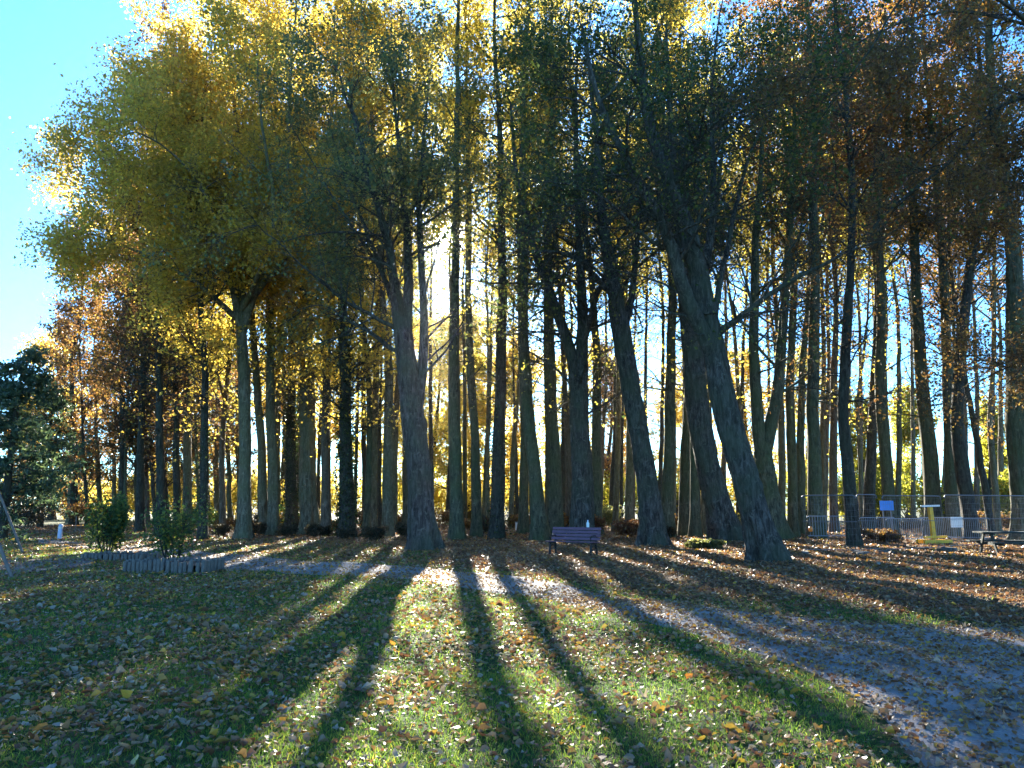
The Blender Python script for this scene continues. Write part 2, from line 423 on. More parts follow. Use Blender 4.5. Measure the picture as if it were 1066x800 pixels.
def clump_filter(pos, rng, scale, keep):
    """thin the leaves in some pockets of the crown so that the sky shows through there."""
    ph = rng.random(6) * 6.28
    q = pos * (2 * np.pi / scale)
    v = np.sin(q[:, 0] + ph[0] + .7 * np.sin(q[:, 2] + ph[1])) + np.sin(q[:, 1] * 1.1 + ph[2]) + np.sin(q[:, 2] * .9 + ph[3] + .6 * np.sin(q[:, 0] * 1.7 + ph[4]))
    return v / 3 > rng.normal(1 - 2 * keep, .25, len(pos))

def stem_line(pts, D, H=None, rng=None, n=36, wobble=.03):
    W = []
    for p in pts:
        W.append(at(p[0], p[1], D + (p[2] if len(p) > 2 else 0)))
    W = [np.array(w) for w in W]
    if H is not None:
        d = unit(W[-1] - W[-2])
        while W[-1][2] < H:
            d = unit(d * .6 + np.array([rng.normal(0, .08), rng.normal(0, .08), 1]) * .4)
            W.append(W[-1] + d * min(4.0, H - W[-1][2] + .05))
    return catmull(W, n)

NTREE = [0]
def tree(name, label, cat, trunk, D, w, forks=(), H=24, bark='pale_bark', leaf='leaf_gold', leaf_size=.16,
         b=(26, .38, 55, 5.0, .05), b2=7, tw=5, lv=9, low=0, group=None, ivy=None, seed=None, keep=.6, frac=.3, sub_len=.42, elong=1.0, grav2=-.02, flare=.34, spread=.16, lz=None, tipr=.12, extend=True, endf=None):
    """trunk/forks are read off where the stems stand; every branch, twig and leaf grows from them."""
    NTREE[0] += 1
    rng = np.random.default_rng(seed if seed is not None else 100 + NTREE[0])
    base = at(trunk[0][0], 560, D); base[1] = D; base[2] = float(gz(base[0], D))
    pts = [(trunk[0][0], None)] + list(trunk[1:])
    W = [base + np.array([0, 0, -.25])]
    if len(trunk) > 1:
        first = at(trunk[1][0], trunk[1][1], D)
        W.append(base + (first - base) * .12 * np.array([.5, .5, 1]))
        for p in trunk[1:]: W.append(at(p[0], p[1], D + (p[2] if len(p) > 2 else 0)))
    rad = w * (.84 if w > 20 else .9) * px_m(D) / 2
    big = w > 20
    if not forks and extend:
        d = unit(W[-1] - W[-2])
        while W[-1][2] < H:
            d = unit(d * .65 + np.array([rng.normal(0, .1), rng.normal(0, .1), 1]) * .35)
            W.append(W[-1] + d * min(3.5, H - W[-1][2] + .05))
    k = 120 if big else 60
    T = catmull(W, k)
    if not forks:
        T[6:-1, :2] += np.cumsum(rng.normal(0, .016, (k - 7, 2)), 0)
    hh = np.clip(T[:, 2] - base[2], 0, None); Ht = hh[-1]
    endf = endf or (.8 if forks else tipr)
    rr = rad * (1 - (1 - endf) * (hh / Ht) ** .95) * (1 + flare * np.exp(-hh / (rad * 1.0 + .1)))
    sides = 44 if big else 20
    th = np.arange(sides) * 2 * np.pi / sides
    nl = rng.integers(4, 7); ph = rng.random(4) * 6.28
    lob = 1 + (.3 if big else .22) * np.exp(-hh / (rad * 1.5 + .15))[:, None] * (np.sin(nl * th + ph[0]) + .5 * np.sin((nl + 2) * th + ph[1]))[None]
    lob = lob + .05 * np.sin(2 * th + ph[2])[None] * np.sin(hh * .9 + ph[3])[:, None] + .04 * np.sin(3 * th + ph[1])[None] * np.sin(hh * 1.7)[:, None]
    fur = rng.normal(0, 1, (k + 8, sides)); fur = np.stack([fur[i:i + k] for i in range(9)]).mean(0) * 3
    lob = lob + (.042 if big else .022) * fur
    for _ in range(int(Ht / (1.1 if big else 2.2))):          # knots, scars and burrs
        kh, kt, ka, ks = rng.uniform(.3, Ht), rng.random() * 6.28, rng.uniform(-.1, .2), rng.uniform(.08, .2)
        lob = lob + ka * np.exp(-((hh - kh) / ks) ** 2)[:, None] * np.exp((np.cos(th - kt) - 1) * 6)[None]
    tb = MB(); tb.tubes(T[None], rr[None], sides, cap=False, mod=lob[None])
    lines, rads = [], []
    if not forks: lines.append(T); rads.append(rr)
    for fk in forks:
        f_w, f_pts = fk[0], fk[1]
        Hf = fk[2] if len(fk) > 2 else None
        ln = stem_line(f_pts, D, Hf, rng, 44)
        ln[3:-1] += np.cumsum(rng.normal(0, .02, (40, 3)), 0) * .8
        fr = f_w * .86 * px_m(D) / 2
        rf = fr * (1 - .88 * np.linspace(0, 1, 44) ** .8)
        tb.tubes(ln[None], rf[None], 16, cap=False, mod=(1 + rng.normal(0, .045, (1, 44, 16))))
        lines.append(ln); rads.append(rf)
    P0 = np.array(lines); R0 = np.array(rads)
    nb, t0, ang, bl, g = b
    t0s = t0 if not forks else .12
    P1, R1 = kids(P0, R0, nb, t0s, .985, ang, bl, 9, g, .11, rng, .5, .012, lenpow=.6 if not forks else .3)
    if low:
        Pl, Rl = kids(P0, R0, max(1, low // len(P0)), .2 if not forks else .02, t0 + .1 if not forks else .6, 70, bl * .75, 8, .01, .15, rng, .2, .008)
    P2, R2 = kids(P1, R1, b2, .2, 1.0, 48, bl * sub_len, 6, grav2, .16, rng, .6, .006, lenpow=.4)
    if lz:
        zz = P2[:, 0, 2]; kp = rng.random(len(P2)) < np.clip(.5 + .5 * (zz - lz[0] + 2) / (lz[1] - lz[0]), .5, 1)
        P2, R2 = P2[kp], R2[kp]
    P3, R3 = kids(P2, R2, tw, .15, 1.0, 45, bl * sub_len * .38, 4, -.03, .2, rng, .7, .004)
    br = MB()
    br.tubes(P1, R1, 6); br.tubes(P2, R2, 4); br.tubes(P3, R3, 3)
    cr = MB()
    pos = scatter_on(P3, lv, rng, spread)
    pos = pos[clump_filter(pos, rng, 4.5, keep)]
    if lz:
        pos = pos[rng.random(len(pos)) < .2 + .8 * np.clip((pos[:, 2] + 1.2 * np.sin(pos[:, 0] * .9) - lz[0]) / (lz[1] - lz[0]), 0, 1)]
    if low:
        br.tubes(Pl, Rl, 5)
        Pl2, Rl2 = kids(Pl, Rl, 7, .15, 1, 52, bl * .32, 6, -.02,   .2, rng, .6, .0045)
        Pl3, Rl3 = kids(Pl2, Rl2, 4, .15, 1, 45, bl * .14, 4, -.03, .2, rng, .7, .0032)
        br.tubes(Pl2, Rl2, 3); br.tubes(Pl3, Rl3, 3)
        lp = scatter_on(Pl3, 1, rng, .1); lp = lp[clump_filter(lp, rng, 3.0, .45)]; pos = np.vstack([pos, lp])
    leaves(cr, pos, leaf_size, rng, elong=elong)
    root = empty(name, tuple(base))
    tag(root, label, cat, group)
    tb.build('trunk', M[bark], root, base)
    br.build('branchwork', M[bark], root, base, smooth=True)
    cr.build('crown', M[leaf], root, base, smooth=False)
    if ivy:
        top, dens = ivy
        iv = MB(); n = dens
        sel = hh < top
        ii = rng.integers(0, max(2, int(sel.sum()) - 1), n); f_ = rng.random(n)[:, None]
        c = T[ii] * (1 - f_) + T[np.minimum(ii + 1, k - 1)] * f_
        a_ = rng.random(n) * 6.283
        dd = np.stack([np.cos(a_), np.sin(a_), rng.normal(0, .15, n)], 1)
        c = c + dd * (rr[ii] * 1.03 + np.abs(rng.normal(0, .09, n)) + .16 * (np.sin(c[:, 2] * 2.3 + a_ * 2) > .4))[:, None]
        leaves(iv, c, .13, rng, 0)
        iv.build('ivy', M['leaf_ivy'], root, base, smooth=False)
    return root

def bush(name, label, cat, c, rx, ry, h, n, mat, size, stems=5, group=None, seed=1, shape='round', twig='dark_bark', z0=.0):
    rng = np.random.default_rng(seed)
    c = np.array([c[0], c[1], float(gz(c[0], c[1])) + z0])
    st = MB()
    tips = []
    for i in range(stems):
        a_ = rng.random() * 6.283; r_ = rng.uniform(.2, .85)
        tip = c + np.array([rx * r_ * math.cos(a_), ry * r_ * math.sin(a_), h * rng.uniform(.6, .97)])
        root_ = c + np.array([.12 * rx * math.cos(a_), .12 * ry * math.sin(a_), -.04])
        mid = (root_ + tip) / 2 + rng.normal(0, .06 * h, 3)
        L_ = catmull([root_, mid, tip], 10); st.tubes(L_[None], (max(.007, .012 * h) * np.linspace(1, .25, 10))[None], 5)
        tips.append(L_)
    P0 = np.array(tips); R0 = np.full(P0.shape[:2], .02)
    P1, R1 = kids(P0, R0, 9, .3, 1, 50, h * .3, 6, .0, .2, rng, .5, .004)
    st.tubes(P1, R1, 3)
    root = empty(name, tuple(c)); tag(root, label, cat, group)
    lf = MB()
    m = n
    if shape == 'cone':
        t = 1 - np.sqrt(rng.random(m)); a_ = rng.random(m) * 6.283
        rr = (1 - t) * (.66 + .34 * np.sin(a_ * 3 + t * 13)) * (.45 + .55 * np.sqrt(rng.random(m)))
        pos = c + np.stack([rx * rr * np.cos(a_), ry * rr * np.sin(a_), .04 + h * t], 1)
    else:
        k = max(6, int(14))
        cc = np.stack([rng.uniform(-.75, .75, k) * rx, rng.uniform(-.75, .75, k) * ry, rng.uniform(.3, .85, k) * h], 1)
        ii = rng.integers(0, k, m)
        d = unit(rng.normal(0, 1, (m, 3))) * (rng.random(m) ** .45)[:, None] * np.array([rx * .45, ry * .45, h * .3])
        pos = cc[ii] + d; pos[:, 2] = np.clip(pos[:, 2], .02, None)
        pos = pos + c
        pos = np.vstack([pos, scatter_on(P1, 6, rng, .05 * h)])
    leaves(lf, pos, size, rng)
    st.build('stem', M[twig], root, c)
    lf.build('foliage', M[mat], root, c, smooth=False)
    return root

# --- the dark limes of the front row
LG = 'dark old limes along the front edge of the wood'
tree('lime_tree', 'dark lime whose many stems fan up from a stout bole, just left of the sun', 'tree',
     [(442,), (435, 480), (427, 410), (420, 350), (416, 320)], 27.0, 32,
     forks=[(16, [(418, 340), (409, 290), (396, 230, -1), (376, 160, -2), (350, 80, -3)], 17),
            (15, [(421, 350), (424, 290), (420, 220, .5), (414, 150, 1), (405, 60, 1)], 20),
            (15, [(433, 440), (440, 360), (439, 300, -.5), (437, 235, -1), (440, 160, -1), (447, 90, -1)], 18),
            (6, [(417, 345), (370, 318, -1), (322, 280, -2.5), (285, 245, -3.5), (262, 225, -4)], None),
            (6, [(423, 375), (385, 346, .5), (340, 318, 1.5), (300, 325, 2)], None), (8, [(417, 335), (384, 250, 1), (355, 180, 1), (335, 100, 1)], 16), (8, [(420, 340), (406, 250, -2), (384, 180, -3), (372, 100, -3)], 16),
            (7, [(420, 345), (402, 290, 1.5), (345, 200, 2.5), (300, 120, 3)], 16)],
     bark='lime_bark', leaf='leaf_sage', leaf_size=.13, b=(15, .2, 55, 3.9, .0), b2=9, tw=6, lv=9, keep=.6, group=LG, seed=5, flare=.24, endf=.7, lz=(9, 14.5))
tree('lime_tree', 'dark upright lime rising right behind the bench, leaning limb to the left', 'tree',
     [(606,), (606, 490), (602, 420)], 33.0, 28,
     forks=[(19, [(602, 450), (595, 370), (574, 310), (553, 245), (538, 180), (528, 100)], 20),
            (19, [(604, 450), (606, 350), (601, 250, 1), (598, 150, 1), (600, 50, 1)], 24),
            (10, [(604, 380), (620, 310, -1), (650, 240, -2), (690, 200, -3)], None)],
     bark='lime_bark', leaf='leaf_green', leaf_size=.15, b=(23, .25, 62, 5.0, -.02), b2=9, tw=6, lv=10, keep=.5, low=50, group=LG, seed=21, lz=(12, 18.5))
tree('lime_tree', 'dark lime leaning left, first trunk to the right of the bench', 'tree',
     [(680,), (672, 490), (656, 400), (645, 335)], 31.0, 27,
     forks=[(22, [(645, 340), (633, 270), (622, 200), (618, 120), (608, 40)], 22),
            (12, [(648, 350), (660, 290, 1), (668, 220, 1.5), (680, 140, 2)], 18),
            (9, [(640, 310), (600, 270, -1), (560, 262, -2), (520, 270, -3)], None)],
     bark='lime_bark', leaf='leaf_green', leaf_size=.15, b=(23, .25, 64, 4.8, -.02), b2=9, tw=6, lv=10, keep=.5, low=50, group=LG, seed=33, lz=(12, 18))
tree('lime_tree', 'thickest dark lime, leaning left with a rugged forking trunk', 'tree',
     [(797,), (776, 500), (754, 420), (741, 350), (733, 310)], 22.3, 38,
     forks=[(30, [(734, 330), (722, 260), (700, 195), (680, 145), (668, 90), (660, 20)], 19),
            (22, [(742, 370), (712, 300, -.6), (692, 228, -1), (656, 160, -1.6), (632, 105, -2), (615, 40, -2)], 16),
            (10, [(742, 352), (775, 325, -.6), (825, 292, -1.2), (890, 262, -2), (935, 255, -2.5)], None),
            (9, [(741, 345), (757, 260, .6), (772, 185, 1), (800, 115, 1.2), (852, 60, 1), (900, 0, .5)], None),
            (13, [(730, 300), (742, 205, 1), (738, 100, 1.5), (752, 0, 2)], 19),
            (7, [(722, 262), (680, 250, -1), (620, 200, -2), (550, 190, -3)], None),
            (7, [(700, 195), (745, 130, -1.5), (800, 95, -2.5), (850, 80, -3)], None)],
     bark='lime_bark', leaf='leaf_green', leaf_size=.12, b=(17, .2, 58, 3.8, -.02), b2=9, tw=6, lv=9, keep=.55, low=36, group=LG, seed=45, flare=.4, endf=.6, lz=(10.5, 14.5))
tree('lime_tree', 'smooth grey dark trunk close behind the thickest leaning lime, on its left', 'tree',
     [(757,), (741, 500), (728, 440), (722, 380), (716, 320)], 33.0, 32,
     forks=[(21, [(716, 325), (706, 240), (700, 160), (695, 60)], 25), (14, [(719, 350), (735, 270, 1), (748, 190, 2), (760, 100, 2)], 22)],
     bark='lime_bark', leaf='leaf_green', leaf_size=.16, b=(24, .3, 58, 5.0, .0), b2=8, tw=6, lv=11, keep=.52, group=LG, seed=51, low=24, endf=.72, lz=(12, 18))
tree('forked_tree', 'tree with a trunk split into a wide Y, right of the thickest leaning lime', 'tree',
     [(808,), (799, 510), (794, 470)], 36.0, 26,
     forks=[(17, [(793, 475), (786, 410), (785, 300), (790, 200), (795, 110)], 26),
            (17, [(795, 478), (808, 410), (816, 340), (823, 250), (829, 160)], 26)],
     bark='olive_bark', leaf='leaf_brown', leaf_size=.16, b=(26, .3, 55, 4.6, .0), b2=7, tw=5, lv=11, keep=.6, seed=57, lz=(13, 21))

# --- golden plane on the left
tree('plane_tree', 'huge plane with a golden rounded crown against the sky at upper left', 'tree',
     [(253,), (255, 460), (254, 400), (251, 340)], 38.0, 15,
     forks=[(10, [(251, 345), (225, 250, -1), (155, 185, -2), (75, 145, -3)], None),
            (10, [(251, 345), (236, 220, 1), (175, 130, 1), (112, 92, 0)], None),
            (12, [(252, 345), (250, 170), (240, 60, 1), (232, -40, 1)], 26),
            (11, [(252, 345), (292, 210, -1), (300, 90, -1), (312, -40, -1)], 28),
            (8, [(251, 335), (195, 290, -2), (130, 255, -3), (62, 235, -4)], None),
            (8, [(251, 325), (210, 240, 3), (140, 205, 4), (65, 190, 5)], None),
            (8, [(252, 310), (225, 170, 3), (195, 70, 4), (180, 25, 4)], 24), (7, [(252, 310), (218, 190, 0), (170, 100, -2), (145, 70, -3)], None),
            (8, [(252, 325), (330, 220, 2), (370, 110, 3), (400, 0, 3)], 28),
            (8, [(252, 325), (285, 240, -4), (270, 130, -6), (262, 40, -7)], 23),
            (9, [(252, 325), (320, 230, -1), (345, 120, 0), (350, 0, 1)], 30),
            (7, [(251, 300), (205, 190, -4), (150, 140, -6), (120, 150, -6.5)], None)],
     bark='pale_bark', leaf='leaf_plane', leaf_size=.16, b=(32, .12, 60, 3.4, .0), b2=9, tw=6, lv=9, keep=.72, seed=71, spread=.28)

# --- plantation trunks, read from left to right
PG = 'tall straight trunks of the plantation'
def slim(px, D, w, pts, label, bark='pale_bark', leaf='leaf_gold', H=25, name='plantation_tree', group=PG, **kw):
    kw.setdefault('b', (36, .44, 46, 4.4, .05)); kw.setdefault('b2', 7); kw.setdefault('tw', 5); kw.setdefault('lv', 11)
    kw.setdefault('keep', .5); kw.setdefault('leaf_size', .19); kw.setdefault('low', 24); kw.setdefault('lz', (12, 23)); H = H + (7 if name == 'plantation_tree' else 3); w = w * .92
    if px < 400 and 'lz' in kw and kw['lz'] == (12, 23): kw['lz'] = (6, 13); kw['keep'] = max(kw['keep'], .62); kw['b'] = (44, .26, 52, 4.2, .03)
    return tree(name, label, 'tree', [(px,)] + list(pts), D, w, H=H, bark=bark, leaf=leaf, group=group, **kw)

slim(75, 62, 9, [(76, 450), (74, 380)], 'brownish tree with drooping bare boughs behind the pale blue marker post', 'dark_bark', 'leaf_brown', H=22, b=(54, .12, 75, 5.5, -.03), b2=8, low=8, keep=.45, name='larch_tree', group=None)
slim(125, 56, 8, [(127, 450), (126, 350)], 'larch with orange brown needles between the shrub in the far planter and the dark conifer', 'dark_bark', 'leaf_copper', H=24, b=(60, .12, 78, 5.2, -.03), b2=9, tw=6, low=8, keep=.75, name='larch_tree', group=None)
slim(145, 45, 10, [(147, 460), (148, 400)], 'slender dark trunk leaning slightly, right of the far planter shrub', 'dark_bark', 'leaf_brown', H=21)
slim(166, 40, 11, [(168, 450), (167, 380)], 'purplish dark trunk straight above the near planter', 'dark_bark', 'leaf_brown', H=22)
slim(183, 46, 9, [(184, 450), (183, 380)], 'thin dark trunk, left of the close pair over the right end of near planter', 'dark_bark', 'leaf_plane', H=22)
slim(194, 47, 11, [(195, 450), (194, 380)], 'paler trunk, right of the close pair over the right end of near planter', 'pale_bark', 'leaf_gold', H=24)
slim(211, 37, 11, [(213, 470), (214, 400), (210, 350)], 'dark knobbly trunk just right of the near planter, wearing clumps of leaves', 'dark_bark', 'leaf_plane', H=20, ivy=(6, 500))
slim(231, 46, 8, [(232, 470), (236, 410), (241, 360)], 'thin pinkish trunk bending right, between the knobbly dark trunk and the golden plane', 'red_bark', 'leaf_gold', H=20)
slim(274, 42, 12, [(272, 470), (268, 400), (262, 320)], 'pale trunk leaning left, next on the right of the golden plane', 'pale_bark', 'leaf_gold', H=25)
slim(284, 41, 14, [(284, 470), (282, 400), (281, 320)], 'pale straight trunk touching the left-leaning one beside the golden plane', 'pale_bark', 'leaf_gold', H=27)
slim(303, 44, 15, [(303, 460), (303, 380)], 'ivy covered trunk, left one of the two ivy covered trunks left of the many-stemmed lime', 'dark_bark', 'leaf_plane', H=22, ivy=(10, 2600), name='ivy_clad_tree', group=None)
slim(322, 43, 24, [(321, 460), (320, 380), (320, 300)], 'broad mottled brown trunk between the two ivy covered trunks', 'pale_bark', 'leaf_gold', H=28, group=None)
slim(339, 42, 12, [(339, 460), (341, 380)], 'dim brown trunk hugging the left side of the right ivy covered trunk', 'red_bark', 'leaf_gold', H=25)
slim(361, 39, 19, [(360, 460), (360, 380), (358, 300)], 'thickly ivy covered dark trunk, right one of the two left of the many-stemmed lime', 'dark_bark', 'leaf_plane', H=23, ivy=(12, 4600), name='ivy_clad_tree', group=None)
slim(381, 41, 9, [(385, 460), (383, 380)], 'narrow grey brown trunk next on the right of the thick ivy covered trunk', 'olive_bark', 'leaf_gold', H=24)
slim(388, 45, 10, [(389, 460), (390, 380), (390, 300)], 'slim pale trunk in the bright gap left of the many-stemmed lime', 'pale_bark', 'leaf_gold', H=26)
slim(395, 52, 5, [(396, 460), (397, 400)], 'pole thin dark trunk in the bright gap left of the many-stemmed lime', 'dark_bark', 'leaf_gold', H=18, lv=3)
slim(403, 41, 14, [(404, 460), (405, 380)], 'yellowish trunk, leftmost of the three leaning together left of the many-stemmed lime', 'pale_bark', 'leaf_gold', H=26, low=6, b=(34, .46, 44, 4.2, .05), lz=(14, 20))
slim(409, 46, 10, [(412, 460), (416, 390)], 'yellowish trunk leaning right, middle of the three beside the many-stemmed lime', 'pale_bark', 'leaf_gold', H=25, low=6, b=(34, .46, 44, 4.2, .05), lz=(14, 20))
slim(424, 43, 13, [(426, 460), (428, 390)], 'olive trunk pressed against the left edge of the many-stemmed lime', 'olive_bark', 'leaf_gold', H=25, low=6, b=(34, .46, 44, 4.2, .05), lz=(14, 20))
slim(471, 50, 7, [(470, 460), (470, 380)], 'faint thin trunk just right of the many-stemmed lime', 'pale_bark', 'leaf_gold', H=24, low=6, b=(24, .78, 40, 4.2, .05), lz=(27, 31))
slim(476, 37, 17, [(474, 480), (472, 400), (473, 320), (475, 250), (476, 170)], 'tall pale olive trunk directly below the sun, casting the long straight shadow', 'olive_bark', 'leaf_gold', H=27, group=None, low=6, b=(34, .46, 44, 4.2, .05), lz=(14, 20))
slim(496, 39, 13, [(495, 460), (489, 380), (487, 280)], 'smooth pale trunk, first to the right of the one below the sun', 'olive_bark', 'leaf_gold', H=27, low=6, b=(34, .46, 44, 4.2, .05), lz=(14, 20))
slim(508, 52, 6, [(507, 460), (507, 380)], 'thin far trunk between the smooth pale trunk and the leafy dark one', 'pale_bark', 'leaf_gold', H=22, low=6, b=(34, .46, 44, 4.2, .05), lz=(14, 20))
slim(517, 37, 18, [(520, 470), (523, 400), (524, 280), (522, 180)], 'dark trunk with yellow leaves sprouting on it, left of the bench', 'dark_bark', 'leaf_gold', H=25, ivy=(9, 650), group=None)
slim(532, 55, 7, [(534, 470), (540, 400)], 'thin yellowish trunk leaning right, behind the small white cabinet', 'pale_bark', 'leaf_gold', H=22)
slim(545, 43, 13, [(546, 460), (545, 380)], 'mossy trunk with a green foot, third to the left of the lime behind the bench', 'olive_bark', 'leaf_gold', H=26, low=6, b=(34, .46, 44, 4.2, .05), lz=(14, 20))
slim(562, 36, 19, [(556, 480), (549, 400), (546, 320), (545, 200)], 'grey trunk leaning left, just left of the bench end', 'olive_bark', 'leaf_gold', H=27, group=None)
slim(577, 40, 20, [(577, 470), (574, 400), (571, 320)], 'brown grey trunk above the left half of the bench', 'olive_bark', 'leaf_gold', H=26)
slim(592, 45, 9, [(592, 460), (589, 400)], 'thin brown trunk peeping out left of the lime behind the bench', 'red_bark', 'leaf_gold', H=24)
slim(621, 42, 14, [(622, 460), (622, 380)], 'brown trunk hugging the right side of the lime behind the bench', 'olive_bark', 'leaf_gold', H=26)
slim(641, 48, 8, [(643, 460), (643, 380)], 'thin golden trunk in the gap right of the bench', 'pale_bark', 'leaf_gold', H=25)
slim(655, 47, 11, [(655, 460), (654, 380)], 'pale brown trunk just left of the foot of the left-leaning lime', 'pale_bark', 'leaf_gold', H=25)
slim(695, 39, 16, [(696, 460), (698, 380), (700, 300)], 'straight greenish trunk first to the right of the left-leaning lime', 'olive_bark', 'leaf_gold', H=27)
slim(713, 41, 16, [(714, 460), (716, 380)], 'striped green trunk, left one of the tight trio before the smooth grey trunk', 'olive_bark', 'leaf_gold', H=26)
slim(724, 39, 13, [(723, 460), (721, 380)], 'striped green trunk, middle one of the tight trio before the smooth grey trunk', 'olive_bark', 'leaf_gold', H=27)
slim(735, 43, 12, [(735, 460), (733, 380)], 'striped green trunk, right one of the tight trio before the smooth grey trunk', 'pale_bark', 'leaf_gold', H=26)
slim(775, 50, 7, [(770, 440), (768, 380)], 'thin pale trunk in the blue gap between the thickest lime and the Y-shaped tree', 'pale_bark', 'leaf_gold', H=24)
slim(814, 46, 10, [(814, 460), (812, 400)], 'pale brown trunk behind the right arm of the Y-shaped tree', 'pale_bark', 'leaf_gold', H=24)
slim(826, 39, 13, [(824, 460), (822, 400), (826, 300)], 'grey trunk with twin stems, first right of the Y-shaped tree', 'olive_bark', 'leaf_brown', H=26)
slim(835, 42, 11, [(833, 460), (834, 390), (840, 300)], 'narrow brown trunk left of the one behind the orange tag', 'olive_bark', 'leaf_brown', H=25)
slim(850, 36, 18, [(848, 480), (847, 400), (849, 300), (848, 200)], 'straight dark grey trunk behind the orange tag on the wire fence', 'olive_bark', 'leaf_brown', H=27, group=None)
slim(858, 48, 8, [(857, 460), (857, 380)], 'thin brown trunk right behind the straight dark grey one', 'pale_bark', 'leaf_gold', H=24)
slim(869, 46, 11, [(867, 470), (868, 400), (872, 330)], 'reddish pale trunk, left of the slender dark tree inside the wire fence', 'red_bark', 'leaf_gold', H=22)
slim(889, 30, 16, [(882, 480), (879, 420), (884, 330), (889, 230)], 'slender dark tree leaning left behind the first wire fence panel', 'dark_bark', 'leaf_brown', H=21, group=None, leaf_size=.14)
slim(899, 52, 6, [(894, 460), (893, 420), (900, 350)], 'thin crooked pale stem between the slender dark tree and the trunk by the blue board', 'pale_bark', 'leaf_gold', H=18)
slim(928, 41, 16, [(922, 470), (917, 400), (918, 300), (917, 200)], 'two-tone trunk left of the blue board', 'olive_bark', 'leaf_brown', H=26)
slim(973, 41, 20, [(969, 480), (962, 400), (956, 320), (953, 240)], 'mossy trunk leaning left behind the yellow post', 'olive_bark', 'leaf_copper', H=26)
slim(994, 40, 17, [(990, 480), (986, 400), (984, 300)], 'grey brown trunk, left one of the pair crossing behind the white sheet on the barrier', 'olive_bark', 'leaf_copper', H=26)
slim(1012, 38, 18, [(1003, 490), (999, 430), (1004, 360), (1013, 290), (1022, 240)], 'dark trunk bending right, right one of the pair behind the white sheet', 'dark_bark', 'leaf_copper', H=25)
slim(1033, 41, 9, [(1022, 490), (1013, 440), (1004, 400)], 'thin black trunk leaning strongly left above the picnic table', 'dark_bark', 'leaf_copper', H=17)
slim(1040, 45, 8, [(1035, 490), (1032, 440), (1036, 380)], 'pale scaly trunk beside the thin black leaning one above the picnic table', 'pale_bark', 'leaf_copper', H=22)
slim(1070, 33, 30, [(1061, 470), (1056, 380), (1056, 280)], 'thick brown trunk cut by the right edge behind the picnic table', 'olive_bark', 'leaf_copper', H=25, group=None)

# --- deeper rows of the plantation, one or two in each gap between the nearer trunks
REFS = [(62, 'blue marker post'), (113, 'dark planter shrub'), (145, 'slender dark trunk'), (166, 'purplish dark trunk'), (190, 'close trunk pair'), (211, 'knobbly dark trunk'), (231, 'thin pinkish trunk'),
        (253, 'golden plane'), (284, 'pale straight trunk'), (303, 'left ivy trunk'), (322, 'broad mottled trunk'), (361, 'right ivy trunk'), (400, 'yellowish leaning trio'), (442, 'many-stemmed lime'), (477, 'trunk below the sun'),
        (517, 'yellow-leaved trunk'), (562, 'grey trunk by bench'), (606, 'lime behind the bench'), (641, 'thin golden trunk'), (680, 'left-leaning lime'), (722, 'tight trunk trio'), (760, 'smooth grey trunk'),
        (808, 'Y-shaped tree'), (850, 'orange-tag trunk'), (889, 'slender fence tree'), (928, 'blue board trunk'), (973, 'yellow post trunk'), (1003, 'crossing trunk pair'), (1036, 'scaly pale trunk'), (1066, 'right edge trunk')]
DG = 'thin far trunks in the deeper rows of the wood'
dr = random.Random(5)
for i in range(len(REFS) - 1):
    (x0, n0), (x1, n1) = REFS[i], REFS[i + 1]
    cnt = 1 if x0 == 442 else (2 if x0 == 477 else (3 if x1 - x0 > 30 else 2))
    for j in range(cnt):
        px = x0 + (x1 - x0) * (j + .5 + dr.uniform(-.18, .18)) / cnt
        if x0 == 442: px = 449
        D = dr.uniform(53, 76); w_ = dr.uniform(4.5, 8.5); ln = dr.uniform(-6, 5)
        lab = f"thin deep-wood trunk between the {n0} and the {n1}"
        if cnt > 1: lab = f"{('left', 'right')[j] if cnt == 2 else ('left', 'middle', 'right')[j]} thin deep-wood trunk between the {n0} and the {n1}"
        left = px < 240
        slim(px, D, w_, [(px + ln * .5, 460), (px + ln, 380)], lab, dr.choice(['pale_bark', 'olive_bark', 'dark_bark', 'red_bark']), 'leaf_brown' if left or px > 900 else 'leaf_gold', H=dr.uniform(16, 19) if left else dr.uniform(27, 33), name='far_trunk_tree', group=DG,
             leaf_size=.26, lv=6, low=4, b=(34, .12 if left else .55, 45, 4.0, .04), lz=(2, 6) if left else (17, 28), keep=.5 if left else .36)

# --- copper beech whose limb reaches in from the right
tree('beech_tree', 'copper leaved beech reaching its long dark limb in from the upper right', 'tree',
     [(1235,), (1228, 460), (1222, 380), (1215, 300)], 20.0, 44,
     forks=[(15, [(1216, 300), (1130, 150), (1060, 100), (990, 165), (930, 212), (900, 245)], None),
            (11, [(1215, 290), (1120, 60, 2), (1010, 10, 3), (920, 30, 4), (840, 80, 5)], None),
            (11, [(1215, 290), (1150, 200, 3), (1070, 190, 5), (1000, 230, 6)], None),
            (16, [(1215, 290), (1180, 100, 2), (1110, -60, 2), (1050, -140, 2)], 19),
            (18, [(1216, 300), (1225, 120), (1240, -60)], 20),
            (9, [(1215, 300), (1150, 330, 2), (1080, 370, 4), (1020, 400, 5)], None),
            (9, [(1215, 285), (1080, 40, -2), (960, -10, -3), (900, 60, -3), (850, 130, -2)], None)],
     bark='dark_bark', leaf='leaf_beech', leaf_size=.1, b=(22, .3, 60, 3.1, -.02), b2=9, tw=6, lv=10, keep=.64, seed=91)
